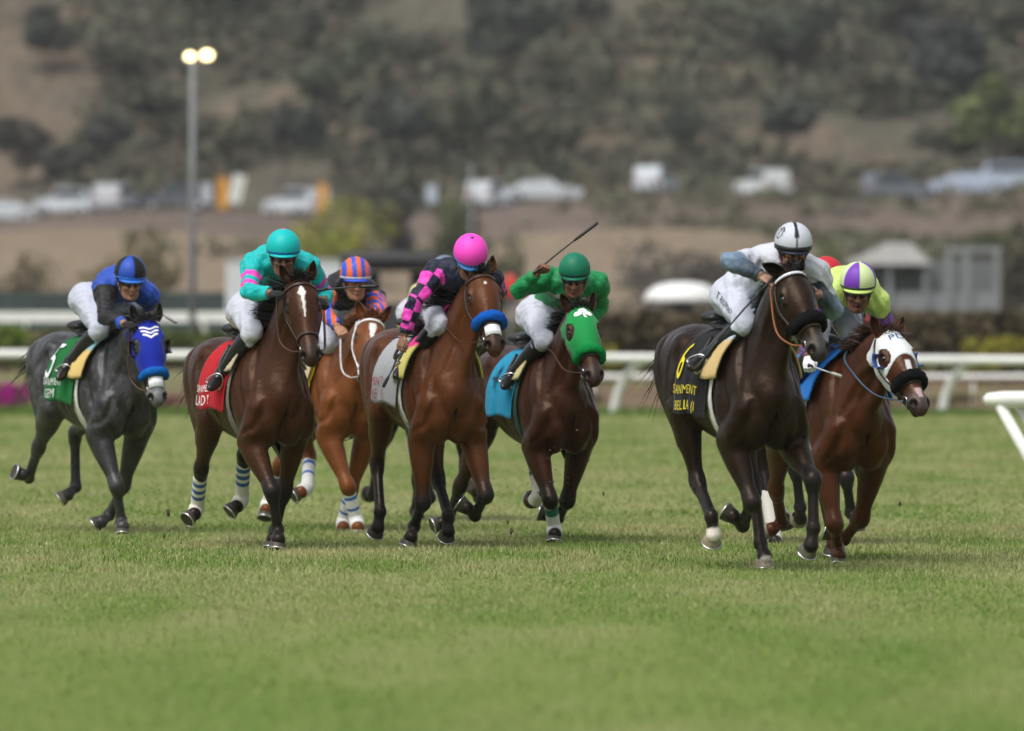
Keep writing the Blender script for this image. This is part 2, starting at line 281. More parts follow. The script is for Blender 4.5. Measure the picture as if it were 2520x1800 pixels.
def polyproj(V, P):      # distance to a polyline and the running parameter along it
    P = np.asarray(P, float); best = np.full(len(V), 1e9); par = np.zeros(len(V))
    for i in range(len(P) - 1):
        d = P[i + 1] - P[i]; t = np.clip(((V - P[i]) @ d) / (d @ d), 0, 1); q = np.linalg.norm(V - P[i] - t[:, None] * d, axis=1)
        m = q < best; best[m] = q[m]; par[m] = i + t[m]
    return best, par
def sstep(x, a, b): t = np.clip((x - a) / (b - a), 0, 1); return t * t * (3 - 2 * t)
def mixc(A, B, t): return A * (1 - t[:, None]) + np.asarray(B) * t[:, None]
FIT = json.loads('''{"grey": {"x": -3.159, "y": 65.0, "z": -0.072, "psi": 24.97, "pitch": -4.41, "face": 12, "RF": [[0.57, -0.174, 0.834], [0.812, -0.121, 0.491], [0.748, -0.05, 0.23], [0.909, -0.094, 0.162]], "LF": [[0.492, 0.168, 0.856], [0.361, 0.117, 0.453], [0.211, 0.074, 0.217], [0.28, -0.066, 0.132]], "RH": [[-0.326, -0.19, 0.945], [-0.648, -0.161, 0.646], [-0.95, -0.111, 0.39], [-0.834, -0.252, 0.44]], "LH": [[-0.373, 0.2, 0.923], [-0.774, 0.181, 0.742], [-0.754, 0.193, 0.336], [-0.684, 0.05, 0.233]], "poll": [1.049, -0.014, 1.745], "muz": [1.366, -0.035, 1.184], "chinpx": [319.0, 739.0], "J": {"pelvis": [0.046, 0.017, 1.797], "chest": [0.48, 0.035, 1.945], "head": [0.712, -0.02, 2.048], "shR": [0.536, -0.145, 1.919], "shL": [0.512, 0.21, 1.876], "elR": [0.739, -0.22, 1.727], "elL": [0.283, 0.338, 1.756], "haR": [1.016, -0.141, 1.694], "haL": [0.541, 0.209, 1.717], "hiR": [0.084, -0.098, 1.798], "hiL": [0.054, 0.138, 1.796], "knR": [0.461, -0.145, 1.616], "knL": [0.424, 0.229, 1.619], "anR": [0.163, -0.254, 1.355], "anL": [0.148, 0.28, 1.32], "toR": [0.278, -0.368, 1.258], "toL": [0.318, 0.29, 1.236]}, "whip": [[0.547, 0.154, 1.74], [0.589, 0.247, 1.755], [0.659, 0.386, 1.687]]}, "turquoise": {"x": -1.831, "y": 60.3, "z": -0.09, "psi": 20.36, "pitch": -2.24, "face": 4, "RF": [[0.548, -0.167, 0.84], [0.824, -0.106, 0.526], [0.782, -0.048, 0.258], [0.922, -0.085, 0.151]], "LF": [[0.442, 0.188, 0.9], [0.336, 0.148, 0.494], [0.264, 0.109, 0.22], [0.399, 0.041, 0.123]], "RH": [[-0.311, -0.177, 0.952], [-0.582, -0.152, 0.603], [-0.847, -0.09, 0.314], [-0.693, -0.179, 0.248]], "LH": [[-0.26, 0.2, 0.997], [-0.584, 0.163, 0.701], [-0.811, 0.226, 0.378], [-0.683, 0.117, 0.291]], "poll": [0.881, 0.049, 1.991], "muz": [1.26, 0.016, 1.47], "chinpx": [694.0, 677.0], "J": {"pelvis": [0.063, 0.045, 1.792], "chest": [0.424, 0.072, 2.075], "head": [0.655, 0.01, 2.178], "shR": [0.396, -0.114, 2.06], "shL": [0.519, 0.234, 2.052], "elR": [0.6, -0.214, 1.881], "elL": [0.395, 0.409, 1.86], "haR": [0.87, -0.108, 1.876], "haL": [0.66, 0.301, 1.812], "hiR": [0.067, -0.059, 1.729], "hiL": [0.104, 0.143, 1.851], "knR": [0.458, -0.137, 1.6], "knL": [0.437, 0.23, 1.611], "anR": [0.201, -0.268, 1.305], "anL": [0.15, 0.28, 1.323], "toR": [0.337, -0.379, 1.236], "toL": [0.318, 0.29, 1.236]}, "whip": [[0.662, 0.229, 1.891], [0.742, 0.445, 1.916], [0.817, 0.65, 1.929]]}, "orange": {"x": -1.36, "y": 65.5, "z": -0.13, "psi": 14.82, "pitch": 0.11, "face": 10, "RF": [[0.6, -0.161, 0.828], [0.808, -0.068, 0.47], [0.721, 0.016, 0.221], [0.871, 0.005, 0.121]], "LF": [[0.525, 0.147, 0.836], [0.434, 0.044, 0.426], [0.269, 0.03, 0.199], [0.427, -0.011, 0.124]], "RH": [[-0.202, -0.202, 1.069], [-0.357, -0.079, 0.676], [-0.042, -0.174, 0.45], [0.092, -0.293, 0.39]], "LH": [[-0.692, 0.049, 0.927], [-0.945, -0.176, 0.613], [-1.2, -0.206, 0.309], [-1.043, -0.267, 0.226]], "poll": [1.044, 0.069, 1.743], "muz": [1.452, -0.064, 1.262], "chinpx": [879.0, 739.0], "J": {"pelvis": [0.039, -0.002, 1.738], "chest": [0.446, 0.046, 1.946], "head": [0.686, 0.024, 2.042], "shR": [0.503, -0.133, 1.919], "shL": [0.447, 0.222, 1.872], "elR": [0.729, -0.231, 1.767], "elL": [0.721, 0.204, 1.783], "haR": [0.972, -0.162, 1.626], "haL": [0.932, 0.037, 1.674], "hiR": [0.102, -0.088, 1.681], "hiL": [0.002, 0.107, 1.776], "knR": [0.497, -0.12, 1.535], "knL": [0.382, 0.227, 1.64], "anR": [0.15, -0.179, 1.327], "anL": [0.142, 0.28, 1.311], "toR": [0.287, -0.288, 1.252], "toL": [0.317, 0.29, 1.237]}}, "pink": {"x": -0.651, "y": 60.8, "z": -0.05, "psi": 17.94, "pitch": -4.59, "face": 12, "RF": [[0.539, -0.17, 0.839], [0.563, -0.155, 0.415], [0.358, -0.15, 0.224], [0.459, -0.221, 0.094]], "LF": [[0.546, 0.201, 0.842], [0.762, 0.234, 0.48], [0.534, 0.235, 0.317], [0.595, 0.099, 0.417]], "RH": [[-0.334, -0.188, 0.94], [-0.569, -0.145, 0.57], [-0.327, -0.188, 0.256], [-0.321, -0.214, 0.059]], "LH": [[-0.388, 0.195, 0.914], [-0.262, 0.21, 0.49], [0.069, 0.187, 0.267], [0.09, 0.186, 0.07]], "poll": [0.826, 0.143, 2.041], "muz": [1.254, 0.131, 1.558], "J": {"pelvis": [0.124, 0.084, 1.815], "chest": [0.56, 0.098, 1.956], "head": [0.739, 0.091, 2.144], "shR": [0.524, -0.081, 2.009], "shL": [0.623, 0.277, 1.957], "elR": [0.616, -0.263, 1.803], "elL": [0.385, 0.416, 1.869], "haR": [0.613, -0.355, 1.515], "haL": [0.531, 0.194, 1.75], "hiR": [0.139, -0.017, 1.748], "hiL": [0.168, 0.18, 1.876], "knR": [0.545, -0.066, 1.643], "knL": [0.466, 0.23, 1.584], "anR": [0.277, -0.192, 1.358], "anL": [0.152, 0.28, 1.324], "toR": [0.416, -0.305, 1.297], "toL": [0.319, 0.29, 1.235]}, "whip": [[0.641, -0.383, 1.447], [0.637, -0.42, 1.345], [0.627, -0.482, 1.214]]}, "green": {"x": 0.149, "y": 62.3, "z": -0.159, "psi": 19.36, "pitch": -2.66, "face": 12, "RF": [[0.511, -0.177, 0.854], [0.734, -0.138, 0.498], [0.576, -0.048, 0.286], [0.737, -0.097, 0.22]], "LF": [[0.47, 0.174, 0.873], [0.356, 0.126, 0.468], [0.112, 0.147, 0.329], [0.165, -0.018, 0.375]], "RH": [[-0.567, -0.21, 0.877], [-0.823, -0.275, 0.494], [-1.113, -0.257, 0.238], [-1.0, -0.402, 0.194]], "LH": [[-0.23, 0.2, 1.03], [-0.587, 0.188, 0.774], [-0.327, 0.158, 0.472], [-0.479, 0.147, 0.359]], "poll": [0.965, -0.018, 1.881], "muz": [1.413, -0.053, 1.418], "chinpx": [1408.0, 729.0], "J": {"pelvis": [0.086, 0.05, 1.809], "chest": [0.514, 0.076, 1.975], "head": [0.725, 0.021, 2.116], "shR": [0.488, -0.095, 2.053], "shL": [0.542, 0.259, 2.019], "elR": [0.593, -0.351, 1.968], "elL": [0.341, 0.362, 1.839], "haR": [0.803, -0.25, 2.14], "haL": [0.503, 0.159, 1.706], "hiR": [0.119, -0.059, 1.765], "hiL": [0.111, 0.16, 1.857], "knR": [0.511, -0.117, 1.622], "knL": [0.442, 0.23, 1.608], "anR": [0.21, -0.239, 1.37], "anL": [0.151, 0.28, 1.323], "toR": [0.354, -0.34, 1.301], "toL": [0.319, 0.29, 1.235]}, "whip": [[0.812, -0.32, 2.096], [0.866, -0.145, 2.254], [0.946, 0.109, 2.465]]}, "leader": {"x": 1.352, "y": 55.0, "z": -0.019, "psi": 19.76, "pitch": -4.23, "face": 20, "RF": [[0.499, -0.18, 0.86], [0.722, -0.121, 0.507], [0.497, -0.092, 0.343], [0.532, -0.231, 0.45]], "LF": [[0.519, 0.212, 0.856], [0.893, 0.213, 0.663], [0.93, 0.212, 0.365], [0.939, 0.182, 0.166]], "RH": [[-0.293, -0.198, 0.969], [-0.182, -0.14, 0.548], [0.171, -0.175, 0.364], [0.195, -0.157, 0.162]], "LH": [[-0.335, 0.196, 0.938], [-0.141, 0.222, 0.54], [0.04, 0.211, 0.182], [0.165, 0.218, 0.039]], "poll": [0.883, 0.032, 1.987], "muz": [1.317, 0.087, 1.513], "chinpx": [1956.0, 656.0], "J": {"pelvis": [0.101, 0.053, 1.804], "chest": [0.525, 0.13, 1.965], "head": [0.732, 0.105, 2.119], "shR": [0.465, -0.053, 1.992], "shL": [0.598, 0.309, 1.942], "elR": [0.639, -0.283, 2.007], "elL": [0.564, 0.454, 1.694], "haR": [0.817, -0.082, 1.899], "haL": [0.715, 0.252, 1.838], "hiR": [0.075, -0.041, 1.733], "hiL": [0.165, 0.144, 1.855], "knR": [0.472, -0.09, 1.6], "knL": [0.47, 0.231, 1.58], "anR": [0.169, -0.243, 1.368], "anL": [0.153, 0.28, 1.325], "toR": [0.308, -0.368, 1.343], "toL": [0.32, 0.29, 1.235]}, "whip": [[0.855, -0.056, 1.933], [0.791, -0.29, 1.658], [0.729, -0.531, 1.328]]}, "mask": {"x": 2.002, "y": 57.0, "z": -0.162, "psi": 18.99, "pitch": -5.64, "face": 25, "RF": [[0.497, -0.182, 0.861], [0.683, -0.165, 0.483], [0.495, -0.065, 0.302], [0.655, -0.112, 0.234]], "LF": [[0.473, 0.176, 0.872], [0.33, 0.154, 0.475], [0.099, 0.133, 0.317], [0.152, -0.026, 0.376]], "RH": [[-0.321, -0.167, 0.938], [-0.557, -0.107, 0.563], [-0.814, 0.043, 0.312], [-0.741, -0.118, 0.24]], "LH": [[-0.245, 0.2, 1.013], [-0.473, 0.17, 0.638], [-0.211, 0.16, 0.335], [-0.113, 0.16, 0.172]], "poll": [1.031, 0.037, 1.779], "muz": [1.52, 0.095, 1.363], "chinpx": [2103.0, 764.0], "J": {"pelvis": [0.016, -0.01, 1.862], "chest": [0.46, -0.008, 1.98], "head": [0.702, -0.07, 2.05], "shR": [0.513, -0.188, 1.95], "shL": [0.459, 0.162, 1.895], "elR": [0.454, -0.316, 1.697], "elL": [0.245, 0.299, 1.758], "haR": [0.682, -0.383, 1.53], "haL": [0.491, 0.153, 1.705], "hiR": [0.072, -0.105, 1.809], "hiL": [-0.002, 0.083, 1.938], "knR": [0.425, -0.229, 1.619], "knL": [0.189, 0.128, 1.568], "anR": [0.148, -0.28, 1.321], "anL": [0.129, 0.285, 1.195], "toR": [0.318, -0.29, 1.236], "toL": [0.313, 0.29, 1.241]}, "whip": [[0.709, -0.4, 1.52], [0.745, -0.305, 1.488], [0.787, -0.192, 1.452]]}, "red": {"x": 1.974, "y": 61.5, "z": -0.149, "psi": 17.35, "pitch": -2.95, "face": 15, "RF": [[0.362, -0.19, 1.065], [0.593, -0.188, 0.714], [0.551, -0.137, 0.443], [0.461, -0.101, 0.292]], "LF": [[0.427, 0.19, 0.918], [0.757, 0.125, 0.667], [0.663, 0.2, 0.416], [0.796, 0.226, 0.297]], "RH": [[-0.269, -0.201, 0.989], [-0.157, -0.153, 0.566], [0.037, -0.152, 0.217], [0.204, -0.19, 0.134]], "LH": [[-0.506, 0.196, 0.893], [-0.77, 0.068, 0.564], [-1.011, 0.248, 0.302], [-0.842, 0.264, 0.214]], "poll": [0.852, 0.09, 2.017], "muz": [1.325, -0.01, 1.591], "J": {"pelvis": [0.016, -0.0, 1.786], "chest": [0.415, 0.001, 2.015], "head": [0.67, -0.014, 2.066], "shR": [0.458, -0.179, 1.971], "shL": [0.457, 0.181, 1.972], "elR": [0.517, -0.326, 1.728], "elL": [0.536, 0.312, 1.726], "haR": [0.716, -0.125, 1.792], "haL": [0.731, 0.109, 1.797], "hiR": [0.032, -0.12, 1.781], "hiL": [0.032, 0.12, 1.781], "knR": [0.408, -0.229, 1.627], "knL": [0.408, 0.229, 1.627], "anR": [0.145, -0.28, 1.316], "anL": [0.145, 0.28, 1.316], "toR": [0.317, -0.29, 1.237], "toL": [0.317, 0.29, 1.237]}}, "hidden": {"x": -0.692, "y": 69.0, "z": -0.153, "psi": 16.02, "pitch": -2.46, "face": 15, "RF": [[0.444, -0.19, 0.9], [0.386, -0.16, 0.485], [0.249, -0.15, 0.241], [0.415, -0.15, 0.17]], "LF": [[0.401, 0.19, 0.952], [0.627, 0.159, 0.6], [0.786, 0.216, 0.376], [0.925, 0.145, 0.465]], "RH": [[-0.447, -0.2, 0.9], [-0.792, -0.17, 0.628], [-1.004, -0.158, 0.289], [-1.189, -0.187, 0.323]], "LH": [[-0.407, 0.2, 0.911], [-0.776, 0.17, 0.672], [-0.713, 0.244, 0.284], [-0.886, 0.169, 0.313]], "poll": [0.871, 0.148, 1.988], "muz": [1.38, 0.075, 1.598], "J": {"pelvis": [0.018, -0.0, 1.788], "chest": [0.419, 0.001, 2.013], "head": [0.646, -0.038, 2.133], "shR": [0.461, -0.178, 1.968], "shL": [0.46, 0.182, 1.97], "elR": [0.517, -0.327, 1.726], "elL": [0.538, 0.313, 1.723], "haR": [0.715, -0.125, 1.792], "haL": [0.731, 0.109, 1.797], "hiR": [0.033, -0.12, 1.782], "hiL": [0.033, 0.12, 1.782], "knR": [0.408, -0.229, 1.627], "knL": [0.408, 0.229, 1.627], "anR": [0.145, -0.28, 1.317], "anL": [0.145, 0.28, 1.317], "toR": [0.317, -0.29, 1.237], "toL": [0.317, 0.29, 1.237]}}}''')
# ------------------------------------------------------------------ ground, rails, hedges, road and hillside
def ss(x, a, b): t = np.clip((x - a) / (b - a), 0, 1); return t * t * (3 - 2 * t)
def vnoise(x, y, s, seed=0):      # smooth value noise, vectorised
    x = np.asarray(x) / s + seed * 17.3; y = np.asarray(y) / s + seed * 9.1; i = np.floor(x); j = np.floor(y); fx = x - i; fy = y - j
    h = lambda a, b: np.modf(np.abs(np.sin(a * 127.1 + b * 311.7 + seed) * 43758.5453))[0]
    fx = fx * fx * (3 - 2 * fx); fy = fy * fy * (3 - 2 * fy)
    return (h(i, j) * (1 - fx) + h(i + 1, j) * fx) * (1 - fy) + (h(i, j + 1) * (1 - fx) + h(i + 1, j + 1) * fx) * fy
def fbm(x, y, s, seed=0): return .55 * vnoise(x, y, s, seed) + .28 * vnoise(x, y, s / 2.1, seed + 1) + .17 * vnoise(x, y, s / 4.3, seed + 2)
def tz(x, y):
    x = np.asarray(x, float); y = np.asarray(y, float)
    z = .75 * ss(y, 166, 214) + .5 * ss(y, 225, 380) + 5.3 * ss(y, 396, 470) * (1 + .08 * np.sin(x * .21)) + (1.02 + (np.clip(x, -45, 45) + 30) * .033) * ss(y, 470, 503)
    hill = np.clip(y - 530, 0, None); n = (fbm(x, y, 26, 3) - .5) * 9 + (fbm(x, y, 9, 5) - .5) * 3
    return z + hill * .22 + n * ss(y, 531, 560) + .00012 * hill ** 2
def on_hill(u, v, y0=531, y1=760):
    for y in np.arange(y0, y1, .5):
        x = (u - 1260) / FPX * y
        if YH - FPX * (float(tz(x, y)) - CAMH) / y <= v: return np.array([x, y, float(tz(x, y))])
    return np.array([x, y1, float(tz(x, y1))])

# turf: one sheet to the far side of the course with mown mottling
m = bpy.data.materials.new('turf'); m.use_nodes = True; N = m.node_tree; L = N.links; b = N.nodes['Principled BSDF']; b.inputs['Roughness'].default_value = .95; b.inputs['Specular IOR Level'].default_value = .1
tc = N.nodes.new('ShaderNodeTexCoord'); mp = N.nodes.new('ShaderNodeMapping'); mp.inputs['Scale'].default_value = (.5, .10, 1); L.new(tc.outputs['Object'], mp.inputs[0])
n1 = N.nodes.new('ShaderNodeTexNoise'); n1.inputs['Scale'].default_value = .9; n1.inputs['Detail'].default_value = 8; n1.inputs['Roughness'].default_value = .65; L.new(mp.outputs[0], n1.inputs['Vector'])
n2 = N.nodes.new('ShaderNodeTexNoise'); n2.inputs['Scale'].default_value = 55; n2.inputs['Detail'].default_value = 6; L.new(tc.outputs['Object'], n2.inputs['Vector'])
cr = N.nodes.new('ShaderNodeValToRGB'); e = cr.color_ramp.elements; e[0].position = .33; e[0].color = (.110, .182, .034, 1); e[1].position = .70; e[1].color = (.255, .264, .112, 1); x_ = e.new(.5); x_.color = (.172, .230, .058, 1); L.new(n1.outputs[0], cr.inputs[0])
mr = N.nodes.new('ShaderNodeMapRange'); mr.inputs[1].default_value = .3; mr.inputs[2].default_value = .7; mr.inputs[3].default_value = .62; mr.inputs[4].default_value = 1.25; L.new(n2.outputs[0], mr.inputs[0])
vm = N.nodes.new('ShaderNodeVectorMath'); vm.operation = 'SCALE'; sx_ = N.nodes.new('ShaderNodeSeparateXYZ'); L.new(tc.outputs['Object'], sx_.inputs[0]); my_ = N.nodes.new('ShaderNodeMapRange'); my_.inputs[1].default_value = 42; my_.inputs[2].default_value = 56; my_.inputs[4].default_value = .20; L.new(sx_.outputs[1], my_.inputs[0])
mk_ = N.nodes.new('ShaderNodeMix'); mk_.data_type = 'RGBA'; L.new(my_.outputs[0], mk_.inputs[0]); L.new(cr.outputs[0], mk_.inputs[6]); mk_.inputs[7].default_value = (.265, .258, .124, 1)   # drier, straw-coloured turf on the far half
L.new(mk_.outputs[2], vm.inputs[0]); L.new(mr.outputs[0], vm.inputs['Scale']); L.new(vm.outputs[0], b.inputs['Base Color'])
bp = N.nodes.new('ShaderNodeBump'); bp.inputs['Distance'].default_value = .03; bp.inputs['Strength'].default_value = .7; L.new(n2.outputs[0], bp.inputs['Height']); L.new(bp.outputs[0], b.inputs['Normal'])
xs = np.linspace(-60, 60, 25); ys = np.linspace(4, 153, 31); G = np.array([[[x, y, 0] for x in xs] for y in ys]); k = MB().grid(G)
o = obj('turf', k.mesh('turf'), m, kind='structure')

# land behind the course: dirt strip, infield, railway bank, road shelf, hillside (one height field)
xs = np.linspace(-95, 95, 230); ys = np.concatenate([np.linspace(153, 240, 40), np.linspace(244, 528, 110), np.linspace(530, 660, 170), np.linspace(664, 900, 40)]); Xg, Yg = np.meshgrid(xs, ys); Zg = tz(Xg, Yg) - .02 * ss(Yg, 153, 154)
C = np.zeros(Xg.shape + (3,)); nz = fbm(Xg, Yg, 7, 11)
def lay(mask, c): C[:] = C * (1 - mask[..., None]) + np.array(c) * mask[..., None]
lay(np.ones_like(Xg), (.15, .105, .07)); lay(ss(Yg, 168, 190) * ss(nz, .3, .6), (.16, .155, .075)); lay(ss(Yg, 205, 230), (.13, .14, .06)); lay(ss(Yg, 300, 360), (.20, .155, .115))
lay(ss(Yg, 395, 430) * (1 - ss(Yg, 462, 474)) * (.25 + .6 * ss(Xg, 8, 20)), (.095, .092, .072)); lay(ss(Yg, 396, 410) * (1 - ss(Yg, 458, 470)) * (1 - ss(Xg, 8, 20)), (.205, .160, .112)); lay(ss(Yg, 462, 474), (.135, .105, .088)); lay(ss(Yg, 500, 505), (.11, .105, .10)); lay(ss(Yg, 526, 531), (.110, .090, .067))
hillm = ss(Yg, 531, 534); lay(hillm * (.55 + .4 * ss(nz, .40, .6)), (.092, .086, .064))
BARE = [(90, 250, 150, 260), (40, 60, 120, 90), (150, 420, 90, 70), (310, 290, 38, 65), (390, 460, 45, 85), (1590, 165, 115, 45), (1790, 190, 70, 35), (1005, 235, 22, 38), (2235, 232, 62, 40), (1950, 350, 120, 40), (1480, 360, 90, 40), (560, 300, 45, 50), (2100, 400, 160, 40), (880, 350, 60, 40), (700, 260, 50, 60)]
UU = 1260 + FPX * Xg / Yg; ZZ = YH - FPX * (Zg - CAMH) / Yg; BM = np.zeros_like(Xg)
BW = []
for (u, v, ru, rv) in BARE:       # eroded bare patches, kept as places on the hill (x, height)
    p = on_hill(u, v); BW.append((p[0], p[2], ru / FPX * p[1], rv / FPX * p[1]))
def bare(x, z, nn): 
    out = np.zeros_like(x)
    for (px, pz, rx, rz_) in BW: out = np.maximum(out, ss(1.15 + (nn - .5) * 1.3 - np.sqrt(((x - px) / rx) ** 2 + ((z - pz) / rz_) ** 2), 0, .35))
    return out
BM = bare(Xg, Zg, nz) * hillm; lay(BM, (.138, .108, .077)); lay(BM * ss(fbm(Xg * 1.6, Zg * .8 + Yg * .3, 3.2, 77), .42, .66) * .75, (.098, .085, .066))
M_LAND = mk('bare land', attr=True, rough=.95, spec=.05, var=.25, vscale=.9, bump=(1.6, .6, .25))
obj('hillside_terrain', npmesh('hillside_terrain', np.stack([Xg, Yg, Zg], -1).reshape(-1, 3), np.array([[i * len(xs) + j, i * len(xs) + j + 1, (i + 1) * len(xs) + j + 1, (i + 1) * len(xs) + j] for i in range(len(ys) - 1) for j in range(len(xs) - 1)]), C.reshape(-1, 3)), M_LAND, kind='structure')
# asphalt lane of the hill road with an edge line
def strip(name, y0, y1, dz, mat, x0=-60, x1=60):
    xx = np.linspace(x0, x1, 61); G = np.array([[[x, y, float(tz(x, y)) + dz] for x in xx] for y in np.linspace(y0, y1, 4)]); return obj(name, MB().grid(G).mesh(name), mat, kind='structure')
strip('hill_road', 505, 525, .03, mk('asphalt', (.055, .055, .056), rough=.9, var=.2, vscale=1.5)); strip('road_edge_line', 506.0, 506.3, .04, mk('road paint', (.6, .6, .58), rough=.8))

# ---- foliage helpers
M_LEAF = mk('leaves', attr=True, rough=.75, spec=.15)
M_BARK = mk('bark', (.10, .08, .065), rough=.9, var=.35, vscale=4, bump=(9, .6, .03))
def leaf_mesh(name, Cn, size, cols):
    n = len(Cn); a = rng.normal(size=(n, 3)); a /= np.linalg.norm(a, axis=1)[:, None]; b_ = rng.normal(size=(n, 3)); b_ = np.cross(a, b_); b_ /= np.linalg.norm(b_, axis=1)[:, None] + 1e-9
    s = np.asarray(size).reshape(-1, 1) * rng.uniform(.6, 1.3, (n, 1)); V = np.stack([Cn - a * s, Cn + b_ * s * .55, Cn + a * s, Cn - b_ * s * .55], 1).reshape(-1, 3)
    return npmesh(name, V, np.arange(4 * n).reshape(-1, 4), np.repeat(np.asarray(cols).reshape(n, 3), 4, axis=0), smooth=False)
def clump_pts(n, c, r, k=9):        # leaves gathered on the skins of several lobes, so gaps and an uneven outline remain
    lob = rng.normal(size=(k, 3)); lob /= np.linalg.norm(lob, axis=1)[:, None]; lob *= rng.uniform(.25, .85, (k, 1)); lr = rng.uniform(.26, .48, k); i = rng.integers(0, k, n)
    d = rng.normal(size=(n, 3)); d /= np.linalg.norm(d, axis=1)[:, None]; p = lob[i] + d * (lr[i] * rng.uniform(.55, 1.05, n) ** .6)[:, None]
    return np.asarray(c) + p * np.asarray(r), i
def leafcols(base, idx, n): return np.array(base) * (rng.uniform(.72, 1.28, n) * (.8 + .4 * ((idx * 7919) % 11) / 10))[:, None] * rng.uniform(.92, 1.08, (n, 3))
def tree(name, label, cat_, loc, h, w_, col, group=None, n=700, lean=0, trunk=True, leaf=.34, lobes=11, crown=(.30, 1.0)):
    r = empty(name, loc, 0, label, cat_, group); c0, c1 = h * crown[0], h * crown[1]; cc = np.array([lean * h, 0, (c0 + c1) / 2]); P_, i = clump_pts(n, cc, (w_ / 2, w_ / 2.4, (c1 - c0) / 2), lobes)
    P_[:, 2] = np.maximum(P_[:, 2], .05); obj('crown', leaf_mesh('crown', P_, leaf, leafcols(col, i, n)), M_LEAF, r)
    if trunk:
        mb = MB(); top = cc + np.array([0, 0, (c1 - c0) * .15]); p = cat([(0, 0, -.3), (lean * h * .25, .1, h * .22), (lean * h * .7, 0, h * .5), top], 4); mb.tube(p, np.linspace(.055, .012, len(p)) * h * .62, n=7)
        for k in range(4):
            a_ = rng.uniform(0, 6.28); s_ = p[5 + k]; e_ = cc + np.array([math.cos(a_) * w_ * .34, math.sin(a_) * w_ * .3, (c1 - c0) * rng.uniform(-.2, .3)]); mb.tube(cat([s_, s_ * .5 + e_ * .5 + (0, 0, .1), e_], 3), np.linspace(.012, .004, 7) * h, n=5)
        obj('trunk', mb.mesh('trunk'), M_BARK, r)
    return r

# ---- near running rail on the far side of the turf
M_RAIL = mk('white rail', (.74, .75, .72), rough=.4, spec=.4, var=.06, vscale=3)
r = empty('running_rail', (0, 151.5, 0), 0, 'long white running rail with curved gooseneck posts beyond the turf', 'rail')
mb = MB(); RZ = lambda x: 1.005 - .0062 * x
mb.tube([(x, 0, RZ(x)) for x in np.linspace(-26, 26, 40)], .080, n=12); obj('top_rail', mb.mesh('top_rail'), M_RAIL, r)
for k in range(-8, 9):
    x = 1.77 + 2.86 * k; mb = MB(); mb.tube(cat([(x, .35, -.05), (x + .05, .33, .30), (x + .17, .26, .60), (x + .36, .12, .84), (x + .60, 0, RZ(x) - .02)], 5), np.linspace(.085, .065, 21), n=10); obj('post', mb.mesh('post'), M_RAIL, r)
# low rail behind, on the right
r = empty('low_rail', (0, 172, .0), 0, 'low thin white rail on the dirt behind the running rail', 'rail')
mb = MB(); mb.tube([(x, 0, .55) for x in np.linspace(1.3, 14, 20)], .055, n=8); obj('top_rail', mb.mesh('top_rail'), M_RAIL, r)
for x in np.arange(1.6, 14, 2.5): mb = MB(); mb.tube([(x, .08, -.05), (x, .05, .5)], .03, n=8); obj('post', mb.mesh('post'), M_RAIL, r)
# far outer rail on the left
r = empty('outer_rail', (0, 215, .74), 0, 'blurred white board rail far across the track on the left', 'rail')
mb = MB(); mb.box((-19, -.03, .92), (-5.2, .03, 1.17)); obj('board', mb.mesh('board', False), M_RAIL, r)
for x in np.arange(-18.6, -5, 2.2): mb = MB(); mb.box((x - .05, .035, -.1), (x + .05, .12, 1.1)); obj('post', mb.mesh('post', False), M_RAIL, r)
# screened fence behind it
M_SCREEN = mk('wind screen', (.040, .058, .056), rough=.85, var=.15, vscale=2, bump=(6, .4, .03))
r = empty('screen_fence', (0, 236, .76), 0, 'long dark green screened fence behind the far rail', 'fence')
xx = np.linspace(-20, -5.6, 60); G = np.array([[[x, .05 * math.sin(x * 2.6), z] for x in xx] for z in (.15, .8, 1.72)]); obj('screen', MB().grid(G).mesh('screen'), M_SCREEN, r)
for x in np.arange(-19.6, -5, 2.6): mb = MB(); mb.tube([(x, .12, -.1), (x, .12, 1.76)], .035, n=8); obj('post', mb.mesh('post'), mk('galvanised', (.32, .33, .34), rough=.5, metal=.5), r)
# end of the temporary rail, right foreground
r = empty('rail_end', (2.62, 46.5, 0), 0, 'rounded end of a white rail with slanting legs at the right edge', 'rail')
mb = MB(); p = [(-.105, 0, 1.135), (-.085, 0, 1.137)] + [(x, .06 * x, 1.138 + .003 * x) for x in np.linspace(0, 2.4, 12)]; mb.tube(p, [.014, .034] + [.044] * 12, n=14); obj('top_rail', mb.mesh('top_rail'), M_RAIL, r)
for x0, y_ in ((-.02, 0), (.09, .07)): mb = MB(); mb.tube([(x0, y_, 1.11), (x0 + .62, y_ + .1, .02)], .030, n=12); obj('leg', mb.mesh('leg'), M_RAIL, r)

# ---- hedges and plants behind the rail
def hedge(name, label, x0, x1, y, zt, dep, n, col, mixcol, mixp, leaf=.13):
    r = empty(name, ((x0 + x1) / 2, y, float(tz(0, y))), 0, label, 'hedge'); zb = float(tz(0, y)); X = rng.uniform(x0, x1, n); H_ = (zt - zb) * (.86 + .22 * (fbm(X, 0 * X + y, 2.3, 4) - .3)); t = rng.uniform(0, 1, n) ** .55
    P_ = np.column_stack([X - (x0 + x1) / 2, rng.uniform(-dep, dep, n) * np.sqrt(1 - (t * .8) ** 4), t * H_]); k = (fbm(X, t * 4, 1.6, 9) > 1 - mixp)[:, None]; c = np.where(k, mixcol, col) * rng.uniform(.65, 1.35, (n, 1))
    obj('foliage', leaf_mesh('foliage', P_, leaf, c), M_LEAF, r)
    mb = MB()
    for x in np.arange(x0 + .4, x1, .9): mb.tube([(x - (x0 + x1) / 2, 0, -.1), (x - (x0 + x1) / 2 + .1, 0, (zt - zb) * .7)], .03, n=5)
    obj('stems', mb.mesh('stems'), M_BARK, r, kind='stuff'); return r
